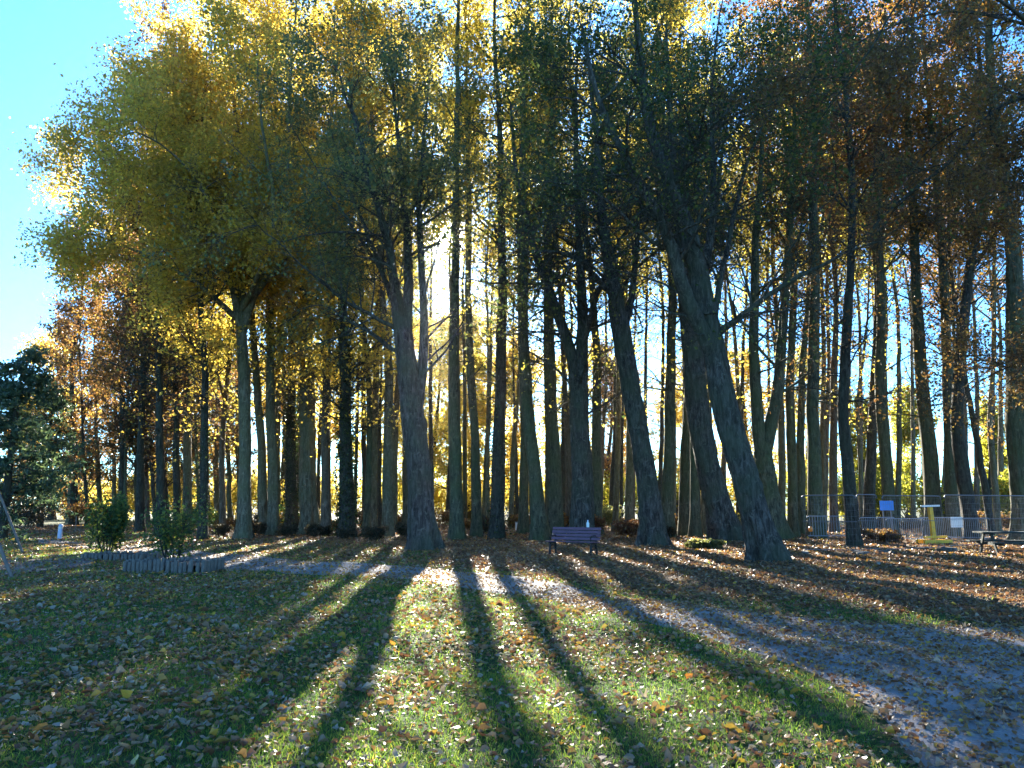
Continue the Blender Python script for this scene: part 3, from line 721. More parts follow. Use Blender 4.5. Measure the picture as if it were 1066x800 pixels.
tree('beech_tree', 'brown leaved beech spreading a dense dull crown over the wire fence', 'tree',
     [(905,), (907, 470), (912, 380), (915, 300), (910, 240)], 50.0, 12,
     forks=[(10, [(910, 245), (880, 180, -3), (840, 120, -6)], 24), (10, [(911, 245), (930, 170, -2), (960, 110, -5)], 25), (10, [(911, 245), (905, 140, 0), (900, 60, 2)], 28)],
     bark='dark_bark', leaf='leaf_brown', leaf_size=.2, b=(30, .2, 60, 5.5, -.02), b2=9, tw=6, lv=9, keep=.6, seed=95)

# --- conifer at far left and other far trees
def conifer(label, px, D, Hc, rad, seed, group=None):
    rng = np.random.default_rng(seed)
    base = at(px, 560, D); base[1] = D; base[2] = float(gz(base[0], D))
    root = empty('conifer_tree', tuple(base)); tag(root, label, 'tree', group)
    T = catmull([base + [0, 0, -.2], base + [0, 0, Hc * .5], base + [.1, 0, Hc]], 20)
    tb = MB(); tb.tubes(T[None], (.026 * Hc * np.linspace(1, .1, 20))[None], 12)
    tb.build('trunk', M['dark_bark'], root, base)
    P0 = T[None]; R0 = np.full((1, 20), .2)
    P1, R1 = kids(P0, R0, 64, .17, .99, 86, rad * 1.15, 7, -.03, .08, rng, .3, .01, lenpow=1.15)
    P2, R2 = kids(P1, R1, 11, .1, 1, 50, rad * .3, 4, -.08, .1, rng, .5, .005, flat=.5)
    br = MB(); br.tubes(P1, R1, 4); br.tubes(P2, R2, 3); br.build('branchwork', M['dark_bark'], root, base)
    cr = MB(); leaves(cr, scatter_on(P2, 16, rng, .1, .0), .17, rng, .3, elong=1.5)
    cr.build('crown', M['leaf_conifer'], root, base, smooth=False)

conifer('dark green conifer with low sweeping boughs at the left edge', 2, 37, 9.5, 3.3, 3)
conifer('second dark conifer half hidden behind the larger one at the left edge', 40, 58, 10.5, 3.6, 4)

FG = 'far trees beyond the wood'
FAR = [(20, 95, 15, 'leaf_copper', 'far reddish tree above the conifers at the left edge'),
       (52, 88, 21, 'leaf_plane', 'far tall pale golden tree against the white sky left of the larches'),
       (100, 105, 22, 'leaf_brown', 'far brown tree behind the two larches'),
       (163, 84, 18, 'leaf_gold', 'far yellow tree glowing behind the near planter'),
       (222, 84, 18, 'leaf_gold', 'far yellow tree glowing behind the thin pinkish trunk'),
       (447, 84, 24, 'leaf_lit', 'far bright yellow green tree behind the many-stemmed lime'),
       (655, 100, 17, 'leaf_gold', 'far low golden tree glowing to the right of the bench'),
       (898, 78, 12, 'leaf_lit', 'far sunlit yellow green tree behind the first wire fence panel'),
       (948, 84, 14, 'leaf_lit', 'far sunlit yellow green tree behind the blue board'),
       (1035, 80, 12, 'leaf_lit', 'far sunlit yellow green tree behind the thin black leaning trunk'),
       (466, 79, 22, 'leaf_gold', 'far golden tree in the bright gap below the sun'),
       (432, 92, 23, 'leaf_plane', 'far brownish gold tree directly behind the many-stemmed lime'),
       (512, 84, 23, 'leaf_gold', 'far golden tree behind the yellow-leaved dark trunk'),
       (292, 88, 19, 'leaf_plane', 'far brownish gold tree between the golden plane and the left ivy trunk'),
       (340, 92, 20, 'leaf_plane', 'far brownish gold tree right of the broad mottled trunk'),
       (392, 84, 19, 'leaf_gold', 'far golden tree behind the yellowish leaning trio'),
       (488, 90, 20, 'leaf_plane', 'far brownish gold tree just right of the trunk below the sun'),
       (534, 86, 20, 'leaf_plane', 'far brownish gold tree between the yellow-leaved trunk and the bench'),
       (585, 92, 19, 'leaf_gold', 'far golden tree above the left half of the bench'),
       (630, 85, 19, 'leaf_brown', 'far dull brown tree in the gap right of the bench lime'),
       (705, 90, 20, 'leaf_plane', 'far brownish gold tree behind the tight trunk trio'),
       (775, 85, 19, 'leaf_plane', 'far brownish gold tree in the gap left of the Y-shaped tree'),
       (838, 88, 20, 'leaf_gold', 'far golden tree between the Y-shaped tree and the orange tag trunk'),
       (1090, 72, 15, 'leaf_lit', 'far sunlit tree at the right edge behind the thick brown trunk')]
for i, (px, D, H_, lf, lab) in enumerate(FAR):
    tree('far_tree', lab, 'tree', [(px,), (px + 2, 500)], D, 7, H=H_, bark='dark_bark', leaf=lf, leaf_size=.3, b=(34, .14, 62, H_ * .24, .02), b2=8, tw=5, lv=9, keep=.75, group=FG, seed=300 + i, spread=.3, tipr=.1)

# --- shrubs
bg = gnd(113, 581)
bush('planter_shrub', 'dense dark green upright shrub growing in the far log-edged planter', 'shrub', gnd(112, 579), .66, .6, 1.9, 2600, 'leaf_shrub', .11, 7, seed=5)
bush('planter_shrub', 'loose multi-stemmed shrub with yellowing leaves in the near log-edged planter', 'shrub', gnd(180, 590), .95, .8, 1.9, 1500, 'leaf_shrub', .085, 9, seed=8)
UG = 'low clipped dark mounds at the feet of the trees'
for i, (px, py, w, h, lab) in enumerate([
        (232, 558, .62, .62, 'low dark clipped mound left of the golden plane trunk'),
        (269, 559, .6, .66, 'low dark clipped mound right of the golden plane trunk'),
        (298, 560, .7, .6, 'low reddish dark mound in front of the left ivy covered trunk'),
        (327, 560, .6, .66, 'low dark mound before the broad mottled trunk'),
        (338, 559, .42, .55, 'small dark mound beside the broad mottled trunk, its right neighbour'),
        (360, 564, .6, .5, 'low dark mound at the foot of the thick ivy covered trunk'),
        (391, 565, .68, .72, 'largest dark round mound, left of the many-stemmed lime')]):
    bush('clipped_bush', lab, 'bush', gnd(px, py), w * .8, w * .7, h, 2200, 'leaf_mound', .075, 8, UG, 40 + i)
bush('green_shrub', 'bright green leafy shrub between the golden plane and the ivy covered trunk', 'shrub', gnd(303, 554), 1.7, 1.1, 1.5, 2600, 'leaf_shrub', .14, 10, seed=61)
SG = 'undergrowth shrubs inside the wood'
for i, (px, py, rx, h, mat, lab) in enumerate([
        (25, 551, 3.0, 1.6, 'leaf_mound', 'dull thicket below the boughs of the left edge conifer'),
        (100, 549, 3.2, 2.0, 'leaf_brown', 'brown thicket behind the dark green planter shrub'),
        (200, 550, 2.0, 1.5, 'leaf_shrub', 'green undergrowth bush behind the loose planter shrub'),
        (427, 562, .9, .8, 'leaf_mound', 'dark bramble clump at the left foot of the many-stemmed lime'),
        (507, 556, 1.0, .9, 'leaf_mound', 'dark bramble clump left of the trunk with yellow leaves'),
        (634, 553, 1.5, 1.5, 'leaf_sage', 'grey green bush right of the lime behind the bench'),
        (660, 562, 1.2, .85, 'leaf_red', 'reddish bush at the foot of the left-leaning lime'),
        (618, 558, .8, 1.0, 'leaf_red', 'reddish bush touching the right end of the bench'),
        (735, 571, .9, .34, 'leaf_sage', 'low pale green plant in front of the smooth grey trunk'),
        (690, 560, .8, .6, 'leaf_mound', 'dark low bush in front of the straight greenish trunk'),
        (916, 566, 1.1, .6, 'leaf_brown', 'brown weedy clump inside the wire fence')]):
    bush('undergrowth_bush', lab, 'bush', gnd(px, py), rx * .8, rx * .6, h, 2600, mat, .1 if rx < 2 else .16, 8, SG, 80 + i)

ur = random.Random(9)
for i in range(6, len(REFS) - 1, 1):
    (x0, n0), (x1, n1) = REFS[i], REFS[i + 1]
    if i in (22, 23): continue
    D = ur.uniform(43, 56); c = at((x0 + x1) / 2, 550, D); c[1] = D
    bush('undergrowth_bush', f"scrubby low undergrowth between the {n0} and the {n1}", 'bush', c, ur.uniform(.9, 1.6), .8, ur.uniform(.7, 1.5), 1500, ur.choice(['leaf_brown', 'leaf_sage', 'leaf_mound', 'leaf_brown']), .12, 9, SG, 400 + i)
HG = 'distant sunlit bushes beyond the fence'
for i, (px, D, rx, h, mat, lab) in enumerate([
        (360, 84, 7, 4.8, 'leaf_gold', 'distant golden hedge clump seen between the ivy covered trunks'),
        (470, 86, 7, 4.2, 'leaf_gold', 'distant golden bush under the sun'),
        (560, 90, 7, 4.4, 'leaf_gold', 'distant golden bush left of the bench'),
        (640, 84, 6, 5.4, 'leaf_lit', 'distant yellow bush right of the bench'),
        (700, 90, 6, 5.6, 'leaf_lit', 'distant yellow bush behind the tight trunk trio'),
        (905, 62, 4.5, 4.2, 'leaf_lit', 'distant bright bush behind the slender dark tree'),
        (955, 66, 4.5, 4.4, 'leaf_lit', 'distant bright bush behind the blue board'),
        (1020, 64, 4.5, 3.6, 'leaf_lit', 'distant bright bush between the leaning trunks above the table'),
        (15, 88, 8, 5.0, 'leaf_brown', 'distant brown thicket behind the left edge conifer'),
        (78, 90, 8, 4.6, 'leaf_plane', 'distant dull gold thicket behind the blue marker post'),
        (118, 86, 7, 5.2, 'leaf_brown', 'distant brown thicket behind the dark planter shrub'),
        (205, 88, 7, 5.0, 'leaf_plane', 'distant dull gold thicket behind the knobbly dark trunk'),
        (300, 92, 7, 5.8, 'leaf_gold', 'distant golden thicket behind the left ivy covered trunk'),
        (425, 94, 7, 5.2, 'leaf_lit', 'distant yellow green thicket left of the many-stemmed lime'),
        (515, 95, 7, 5.4, 'leaf_gold', 'distant golden thicket behind the trunk with yellow leaves'),
        (600, 96, 7, 5.8, 'leaf_gold', 'distant golden thicket behind the bench lime'),
        (760, 88, 6, 5.6, 'leaf_gold', 'distant golden thicket behind the smooth grey trunk'),
        (840, 84, 6, 5.4, 'leaf_lit', 'distant yellow green thicket right of the Y-shaped tree'),
        (1075, 62, 4.5, 4.4, 'leaf_lit', 'distant bright bush at the right edge'),
        (245, 80, 6, 5.4, 'leaf_gold', 'distant golden bush behind the plane trunk'),
        (160, 76, 6, 5.2, 'leaf_gold', 'distant golden bush behind the purplish trunk')]):
    c = at(px, 545, D); c[1] = D
    bush('distant_bush', lab, 'bush', c, rx, rx * .6, h, 6500, mat, .26, 9, HG, 120 + i)

# ------------------------------------------------------------------ bench
def build_bench():
    c = gnd(597, 580); z = float(gz(c[0], c[1]))
    root = empty('park_bench', (c[0], c[1] + .1, z), R(-30)); tag(root, 'dark purplish wooden slat park bench with black iron ends facing the path', 'bench')
    for s_ in (-.72, .72):
        m = MB()
        m.bar((s_, -.24, 0), (s_, -.19, .42), .05, .06); m.bar((s_, .22, 0), (s_, .17, .42), .05, .06)
        m.bar((s_, -.25, .41), (s_, .2, .385), .05, .05); m.bar((s_, .17, .37), (s_, .31, .86), .045, .05)
        m.bar((s_, -.215, .2), (s_, .195, .2), .035, .035)
        th = np.linspace(0, np.pi, 10)
        m.tube([(s_, -.01 + .16 * math.cos(t), .2 + .14 * math.sin(t)) for t in th], .017, 6)
        m.bar((s_, -.27, .02), (s_, -.2, .02), .06, .04); m.bar((s_, .19, .02), (s_, .27, .02), .06, .04)
        m.tube([(s_, .21, .62), (s_, .05, .64), (s_, -.15, .63), (s_, -.23, .58), (s_, -.21, .42)], .02, 6)
        m.build('end_frame', M['iron'], root, smooth=False)
    m = MB()
    for k in range(5):
        y = -.235 + k * .1; m.box((-.86, y - .042, .435 - .004 * k), (.86, y + .042, .468 - .004 * k))
    o = m.build('seat', M['bench_wood'], root, smooth=False)
    m = MB()
    for k in range(4):
        p = np.array([0, .185 + .032 * k, .53 + .105 * k]); m.bar(p + [-.86, 0, 0], p + [.86, 0, 0], .03, .084, (0, .28, .96))
    m.build('backrest', M['bench_wood'], root, smooth=False)
    # bottle on the top slat
    R_ = rotz(R(-30), (c[0], c[1] + .1, z)); p = R_ @ np.array([.4, .285, .892, 1])
    b = empty('bottle', tuple(p[:3])); tag(b, 'small pale bottle standing on the top slat of the bench', 'bottle')
    m = MB(); m.lathe((0, 0, 0), [(0, 0), (.045, 0), (.048, .02), (.048, .13), (.03, .17), (.018, .19), (.018, .205)], 14); m.build('body', M['bottle'], b)
    m = MB(); m.lathe((0, 0, 0), [(.022, .203), (.022, .23), (0, .231)], 12); m.build('cap', M['marker'], b)
build_bench()

# ------------------------------------------------------------------ log-edged planters
def planter(label, cx, cy, lx, ly, h, rz, seed):
    rng = random.Random(seed)
    z = float(gz(cx, cy)); root = empty('log_planter', (cx, cy, z), rz)
    tag(root, label, 'planter', 'log-edged planters on the lawn')
    m = MB(); per = []
    r0 = .055; per_r = []
    for (x0, y0, x1, y1) in ((-lx, -ly, lx, -ly), (lx, -ly, lx, ly), (lx, ly, -lx, ly), (-lx, ly, -lx, -ly)):
        L_ = math.hypot(x1 - x0, y1 - y0); n = int(L_ / (2 * r0))
        for i in range(n): per.append((x0 + (x1 - x0) * i / n, y0 + (y1 - y0) * i / n))
    for (x, y) in per:
        hh = h * rng.uniform(.86, 1.08); r = r0 * rng.uniform(.86, 1.0); tx, ty = rng.gauss(0, .015), rng.gauss(0, .015)
        m.lathe((x + tx, y + ty, 0), [(r, -.1), (r, hh - .015), (r * .8, hh), (0, hh + .002)], 10); per_r.append(rng.random())
    m.build('log_edging', M['log_wood'], root)
    m = MB(); g = np.linspace(-1, 1, 9); X, Y = np.meshgrid(g * (lx - .05), g * (ly - .05))
    Z = h * .55 + .05 * (1 - (X / lx) ** 2) + np.random.default_rng(seed).normal(0, .015, X.shape)
    i = np.arange(8)[:, None] * 9 + np.arange(8)[None]
    m.add(np.stack([X, Y, Z], -1), np.stack([i, i + 1, i + 10, i + 9], -1).reshape(-1, 4)); m.build('soil', M['soil'], root)
p = gnd(174, 595); planter('near planter edged with grey upright logs, holding the loose yellowing shrub', p[0], p[1] + .45, 1.0, .55, .3, R(-6), 3)
p = gnd(118, 583); planter('far planter edged with grey upright logs, holding the dense dark green shrub', p[0], p[1] + .5, .9, .55, .24, R(-4), 4)

# ------------------------------------------------------------------ swing frame, marker post, stake, white cabinet
def swing():
    a = gnd(15, 604); b = gnd(25, 577)
    off = np.array([-1.25, 0, 0]); up = np.array([0, 0, 2.35])
    za, zb = float(gz(a[0], a[1])), float(gz(b[0], b[1])); a[2] = za; b[2] = zb
    root = empty('swing_frame', tuple(a)); tag(root, 'slanting wooden legs of a swing frame at the left edge', 'swing')
    for p in (a, b):
        m = MB(); m.tube([p + [0, 0, -.1] - a, p + off + up - a], .04, 10); m.build('leg', M['frame_wood'], root)
        m = MB(); m.tube([p + 2 * off + [0, 0, -.1] - a, p + off + up - a + [0, 0, 0]], .04, 10); m.build('leg', M['frame_wood'], root)
    d = unit(b - a); m = MB(); m.tube([a + off + up - d * .3 - a + [0, 0, .09], b + off + up + d * .3 - a + [0, 0, .09]], .065, 10); m.build('beam', M['frame_wood'], root)
    mid = (a + b) / 2 + off - a
    for s_ in (-1.6, 1.6):
        c = mid + d * s_
        m = MB(); n_ = np.array([-d[1], d[0], 0]) * 0 + d
        m.bar(c + n_ * -.24 + [0, 0, .5], c + n_ * .24 + [0, 0, .5], .17, .03); st = m.build('seat', M['rubber'], root, smooth=False)
        for e in (-.22, .22):
            m = MB(); m.tube([c + n_ * e + [0, 0, .51], c + n_ * e * 1.1 + [0, 0, 2.4]], .008, 6); m.build('chain', M['rope'], root)
swing()
p = gnd(62, 560); r_ = empty('marker_post', (p[0], p[1], float(gz(p[0], p[1])))); tag(r_, 'pale blue marker post standing on the sunlit grass beyond the planters', 'post')
m = MB(); m.lathe((0, 0, 0), [(.1, -.05), (.1, .62), (.085, .7), (.03, .74), (0, .74)], 14); m.build('body', M['marker'], r_)
m = MB(); m.lathe((0, 0, 0), [(.103, .5), (.103, .58)], 14); m.build('band', M['white_panel'], r_)
p = gnd(78, 554); m = MB(); m.tube([(0, 0, -.1), (.02, 0, .6), (.0, 0, 1.05)], .03, 8); o = m.build('wooden_stake', M['frame_wood']); o.location = (p[0], p[1], float(gz(p[0], p[1]))); tag(o, 'thin pale stake right of the blue marker post', 'stake')
p = gnd(541, 553); r_ = empty('utility_cabinet', (p[0], p[1], float(gz(p[0], p[1]))), R(8)); tag(r_, 'small white cabinet far off in the gap left of the bench', 'cabinet')
m = MB(); m.box((-.26, -.18, -.05), (.26, .18, .58)); m.build('body', M['white_panel'], r_, smooth=False)
m = MB(); m.box((-.29, -.21, .58), (.29, .21, .63)); m.build('lid', M['galv'], r_, smooth=False)

# ------------------------------------------------------------------ wire fence panels, barriers, boards
def wire_panel(label, a, b, h=2.0):
    a = np.array(a); b = np.array(b); L_ = np.linalg.norm((b - a)[:2])
    ang = math.atan2(b[1] - a[1], b[0] - a[0])
    z = float(gz((a[0] + b[0]) / 2, (a[1] + b[1]) / 2))
    root = empty('wire_fence_panel', (a[0], a[1], z), ang); tag(root, label, 'fence panel', 'temporary wire fence panels')
    m = MB(); r = .021
    rc = .12; th = np.linspace(0, math.pi / 2, 5)
    pts = [(0, 0, .02), (0, 0, h - rc)] + [(rc - rc * math.cos(t), 0, h - rc + rc * math.sin(t)) for t in th] + [(L_ - rc + rc * math.sin(t), 0, h - rc + rc * math.cos(t)) for t in th] + [(L_, 0, h - rc), (L_, 0, .02)]
    m.tube(pts, r, 8); m.tube([(0, 0, .16), (L_, 0, .16)], .016, 6); m.tube([(0, 0, 1.12), (L_, 0, 1.12)], .012, 6)
    m.build('frame', M['galv'], root)
    m = MB()
    nv = int(L_ / .11)
    xs = np.linspace(.06, L_ - .06, nv); P = np.zeros((nv, 2, 3)); P[:, 0, 0] = xs; P[:, 1, 0] = xs; P[:, 0, 2] = .16; P[:, 1, 2] = h - .02
    m.tubes(P, np.full((nv, 2), .0026), 4)
    zs = np.linspace(.26, h - .1, 9); P = np.zeros((9, 2, 3)); P[:, 1, 0] = L_; P[:, :, 2] = zs[:, None]
    m.tubes(P, np.full((9, 2), .0026), 4)
    m.build('mesh', M['galv'], root)
    for x in (0.0, L_):
        m = MB(); m.box((x - .1, -.24, 0), (x + .1, .24, .1)); m.build('foot', M['concrete'], root, smooth=False)
fa = [gnd(838, 576), gnd(895, 577), gnd(921, 576), gnd(986, 573), gnd(1075, 569)]
wire_panel('wire fence panel leftmost, in front of the slender dark tree', fa[0], fa[1])
wire_panel('wire fence panel standing before the blue board and yellow post', fa[2] + [.06, 0, 0], fa[3] - [.06, 0, 0])
wire_panel('narrow wire fence panel bridging the gap left of the blue board', fa[1] + [.08, .1, 0], fa[2] - [.08, -.1, 0])
wire_panel('wire fence panel farthest right, behind the picnic table', fa[3] + [.08, 0, 0], fa[4])

def barrier(label, px, py, rz, L_=2.3, h=1.08):
    p = gnd(px, py); root = empty('crowd_barrier', (p[0], p[1], float(gz(p[0], p[1]))), rz)
    tag(root, label, 'barrier', 'low metal barriers behind the wire fence')
    m = MB(); rc = .1; th = np.linspace(0, math.pi / 2, 5); x0, x1 = -L_ / 2, L_ / 2
    pts = [(x0, 0, .18), (x0, 0, h - rc)] + [(x0 + rc - rc * math.cos(t), 0, h - rc + rc * math.sin(t)) for t in th] + [(x1 - rc + rc * math.sin(t), 0, h - rc + rc * math.cos(t)) for t in th] + [(x1, 0, h - rc), (x1, 0, .18), (x0, 0, .18)]
    m.tube(pts, .02, 8); m.build('frame', M['barrier_metal'], root)
    n = 18; xs = np.linspace(x0 + .12, x1 - .12, n); P = np.zeros((n, 2, 3)); P[:, :, 0] = xs[:, None]; P[:, 0, 2] = .18; P[:, 1, 2] = h
    m = MB(); m.tubes(P, np.full((n, 2), .009), 5); m.build('bars', M['barrier_metal'], root)
    for x in (x0 + .35, x1 - .35):
        m = MB(); m.tube([(x, -.3, .02), (x, -.22, .1), (x, 0, .18), (x, .22, .1), (x, .3, .02)], .016, 6); m.build('foot', M['barrier_metal'], root)
for i, (px, lab) in enumerate([(868, 'low metal barrier left, around the base of the slender dark tree'), (915, 'low metal barrier beneath the trunk by the blue board'), (944, 'low metal barrier below the blue board'),
                               (977, 'low metal barrier behind the yellow post'), (1012, 'low metal barrier carrying the white sheet, beside the picnic table')]):
    barrier(lab, px, 563.5 - (i % 2) * .6, R([-3, 4, -2, 3, -4][i]), 1.75 if i else 2.3)

p = gnd(942, 562); r_ = empty('notice_board', (p[0], p[1] + 1.5, 0), R(4)); tag(r_, 'bright blue notice board on two posts behind the barriers', 'sign')
for x in (-.2, .22):
    m = MB(); m.bar((x, .03, -.1), (x, .03, 1.9), .05); m.build('post', M['galv'], r_, smooth=False)
m = MB(); m.box((-.36, -.02, 1.38), (.36, 0, 1.86)); m.build('panel', M['blue_panel'], r_, smooth=False)

p = gnd(973, 568); r_ = empty('yellow_post', (p[0], p[1], float(gz(p[0], p[1]))), R(6)); tag(r_, 'upright yellow post on a yellow timber base with a white crossbar', 'post')
m = MB(); m.bar((.0, 0, .1), (-.06, 0, 1.52), .15, .15); m.build('upright', M['yellow_paint'], r_, smooth=False)
m = MB(); m.box((-.6, -.3, 0), (.6, -.16, .2)); m.box((-.6, .16, 0), (.6, .3, .2)); m.box((-.08, -.161, .001), (.08, .161, .19)); m.bar((-.5, -.1, .3), (.5, -.1, .32), .09); m.build('base', M['yellow_paint'], r_, smooth=False)
m = MB(); m.bar((-.42, 0, 1.56), (.36, 0, 1.58), .09, .07); m.build('crossbar', M['white_panel'], r_, smooth=False)

p = gnd(997, 563.5); r_ = empty('white_sheet', (p[0], p[1] - .05, 0), R(-4)); tag(r_, 'crumpled white sheet hung on the low barrier left of the picnic table', 'sheet')
m = MB(); g = np.linspace(-1, 1, 9); X, Z = np.meshgrid(g * .26, np.linspace(.62, 1.1, 9)); Yy = -.02 + .03 * np.sin(X * 14) * (1.1 - Z) * 2 + .01 * np.cos(Z * 9)
i = np.arange(8)[:, None] * 9 + np.arange(8)[None]; q = np.stack([i, i + 1, i + 10, i + 9], -1).reshape(-1, 4)
m.add(np.stack([X, Yy, Z], -1), q); m.add(np.stack([X, Yy + .012, Z], -1), q[:, ::-1]); m.build('cloth', M['white_panel'], r_)
p = at(843, 551, fa[0][1] + .02 + (843 - 838) / 57 * (fa[1][1] - fa[0][1])); m = MB(); m.lathe((0, 0, 0), [(0, -.09), (.06, -.085), (.075, 0), (.06, .085), (0, .09)], 12)
o = m.build('orange_tag', M['orange_plastic']); o.location = (p[0], p[1] - .075, p[2]); tag(o, 'small orange warning tag hanging on the left wire fence panel', 'tag')

# ------------------------------------------------------------------ picnic table
def picnic():
    c = gnd(1058, 581); z = float(gz(c[0], c[1])); root = empty('picnic_table', (c[0] + .25, c[1] + .5, z), R(-7))
    tag(root, 'dark green wooden picnic table with attached benches at the right edge', 'picnic table')
    def planks(x0, x1, ys, zt, t=.045, w=.135):
        m = MB()
        for y in ys: m.box((x0, y - w / 2, zt - t), (x1, y + w / 2, zt))
        return m
    planks(-1.0, 1.0, np.linspace(-.3, .3, 5), .76).build('tabletop', M['table_wood'], root, smooth=False)
    for s_ in (-1, 1):
        planks(-1.0, 1.0, [s_ * .66, s_ * .81], .46).build('seat', M['table_wood'], root, smooth=False)
    for x in (-.72, .72):
        for s_ in (-1, 1):
            m = MB(); m.bar((x, s_ * .6, 0), (x, s_ * .22, .714), .09, .05, (1, 0, 0)); m.build('leg', M['table_wood'], root, smooth=False)
        m = MB(); m.bar((x + .05, -.86, .385), (x + .05, .86, .385), .05, .09); m.bar((x + .05, -.36, .69), (x + .05, .36, .69), .05, .045); m.build('crosspiece', M['table_wood'], root, smooth=False)
picnic()

# ------------------------------------------------------------------ grass and fallen leaves (stuff)
def frustum_points(rng, n, d0, d1, pw=1.0, margin=1.15):
    """uniform over the ground wedge the park visitor looks across, with some to spare either side"""
    d = np.sqrt(rng.random(n) * (d1 ** 2 - d0 ** 2) + d0 ** 2)
    x = rng.uniform(-1, 1, n) * d * .70 * margin
    return x, d

def build_grass():
    rng = np.random.default_rng(77)
    mb = MB()
    for (d0, d1, n, h, w) in ((3.6, 8, 120000, .055, .006), (8, 15, 130000, .06, .009), (15, 30, 120000, .075, .018), (30, 58, 60000, .09, .04)):
        x, y = frustum_points(rng, n, d0, d1)
        on, dpt = path_side(x, y); lit = litter(x, y)
        keep = ~on & (rng.random(n) > np.clip((lit - .15) * 1.6, 0, .97))
        patch = np.sin(x * 1.9 + 1.2 * np.sin(y * 1.3)) * np.sin(y * 2.3 + x * .7)
        keep &= rng.random(n) < .72 + .3 * patch
        x, y = x[keep], y[keep]; n = len(x)
        p = np.stack([x, y, gz(x, y) - .005], 1)
        a_ = rng.random(n) * 6.283; t = np.stack([np.cos(a_), np.sin(a_), 0 * a_], 1)
        ln = rng.normal(0, .55, (n, 3)); ln[:, 2] = 1; ln = unit(ln)
        hh = (h * rng.uniform(.5, 1.5, n))[:, None]
        V = np.stack([p - t * w * .5, p + t * w * .5, p + ln * hh * .6 + t * w * .35, p + ln * hh * .6 - t * w * .35, p + ln * hh + np.array([0, 0, -.25]) * hh * np.abs(rng.normal(0, 1, (n, 1))) * .5 + (ln * [1, 1, 0]) * hh * .4], 1)
        b = (np.arange(n) * 5)[:, None]
        mb.add(V.reshape(-1, 3), b + [[0, 1, 2, 3]], b + [[3, 2, 4]], a=np.repeat(np.clip(rng.normal(.45, .22, n) + .12 * patch[keep], 0, 1), 5))
    m = leaf_mat('grass_blade', [(0, (.022, .05, .015)), (.45, (.06, .118, .022)), (.8, (.16, .19, .03)), (1, (.28, .22, .04))], .55, 3.0)
    o = mb.build('grass', m, smooth=False); tag(o, 'short green lawn grass', 'grass', kind='stuff')

def leafshape(rng, n, x, y, size, zoff, detail):
    p = np.stack([x, y, gz(x, y) + zoff], 1)
    nrm = unit(rng.normal(0, .38, (n, 3)) + [0, 0, 1]); ref = unit(rng.normal(0, 1, (n, 3)))
    u = unit(np.cross(nrm, ref)); w = np.cross(nrm, u)
    sz = (size * np.clip(rng.lognormal(-.08, .38, n), .4, 2.1))[:, None, None]
    cup = rng.normal(.25, .42, n)[:, None]; bend = rng.normal(.1, .4, n)[:, None]
    if detail:
        T = np.array([-.5, -.17, .2, .5]); rows = [(0, 0)]
        pts = np.array([[-.5, 0], [-.2, -.36], [-.2, 0], [-.2, .36], [.16, -.33], [.16, 0], [.16, .33], [.52, 0]])
        pw = pts[None, :, 1] * rng.uniform(.7, 1.25, n)[:, None] + rng.normal(0, .04, (n, 8))
        pu = pts[None, :, 0] + rng.normal(0, .05, (n, 8))
    else:
        pts = np.array([[-.5, 0], [0, -.36], [.5, 0], [0, .36]])
        pw = pts[None, :, 1] * rng.uniform(.7, 1.25, n)[:, None]; pu = np.repeat(pts[None, :, 0], n, 0)
    ph = cup * np.abs(pw) * 1.3 + bend * pu ** 2 * 1.6
    V = p[:, None] + sz * (u[:, None] * pu[..., None] + w[:, None] * pw[..., None] + nrm[:, None] * ph[..., None])
    V[..., 2] = np.maximum(V[..., 2], (gz(V[..., 0], V[..., 1]) + .004))
    return V

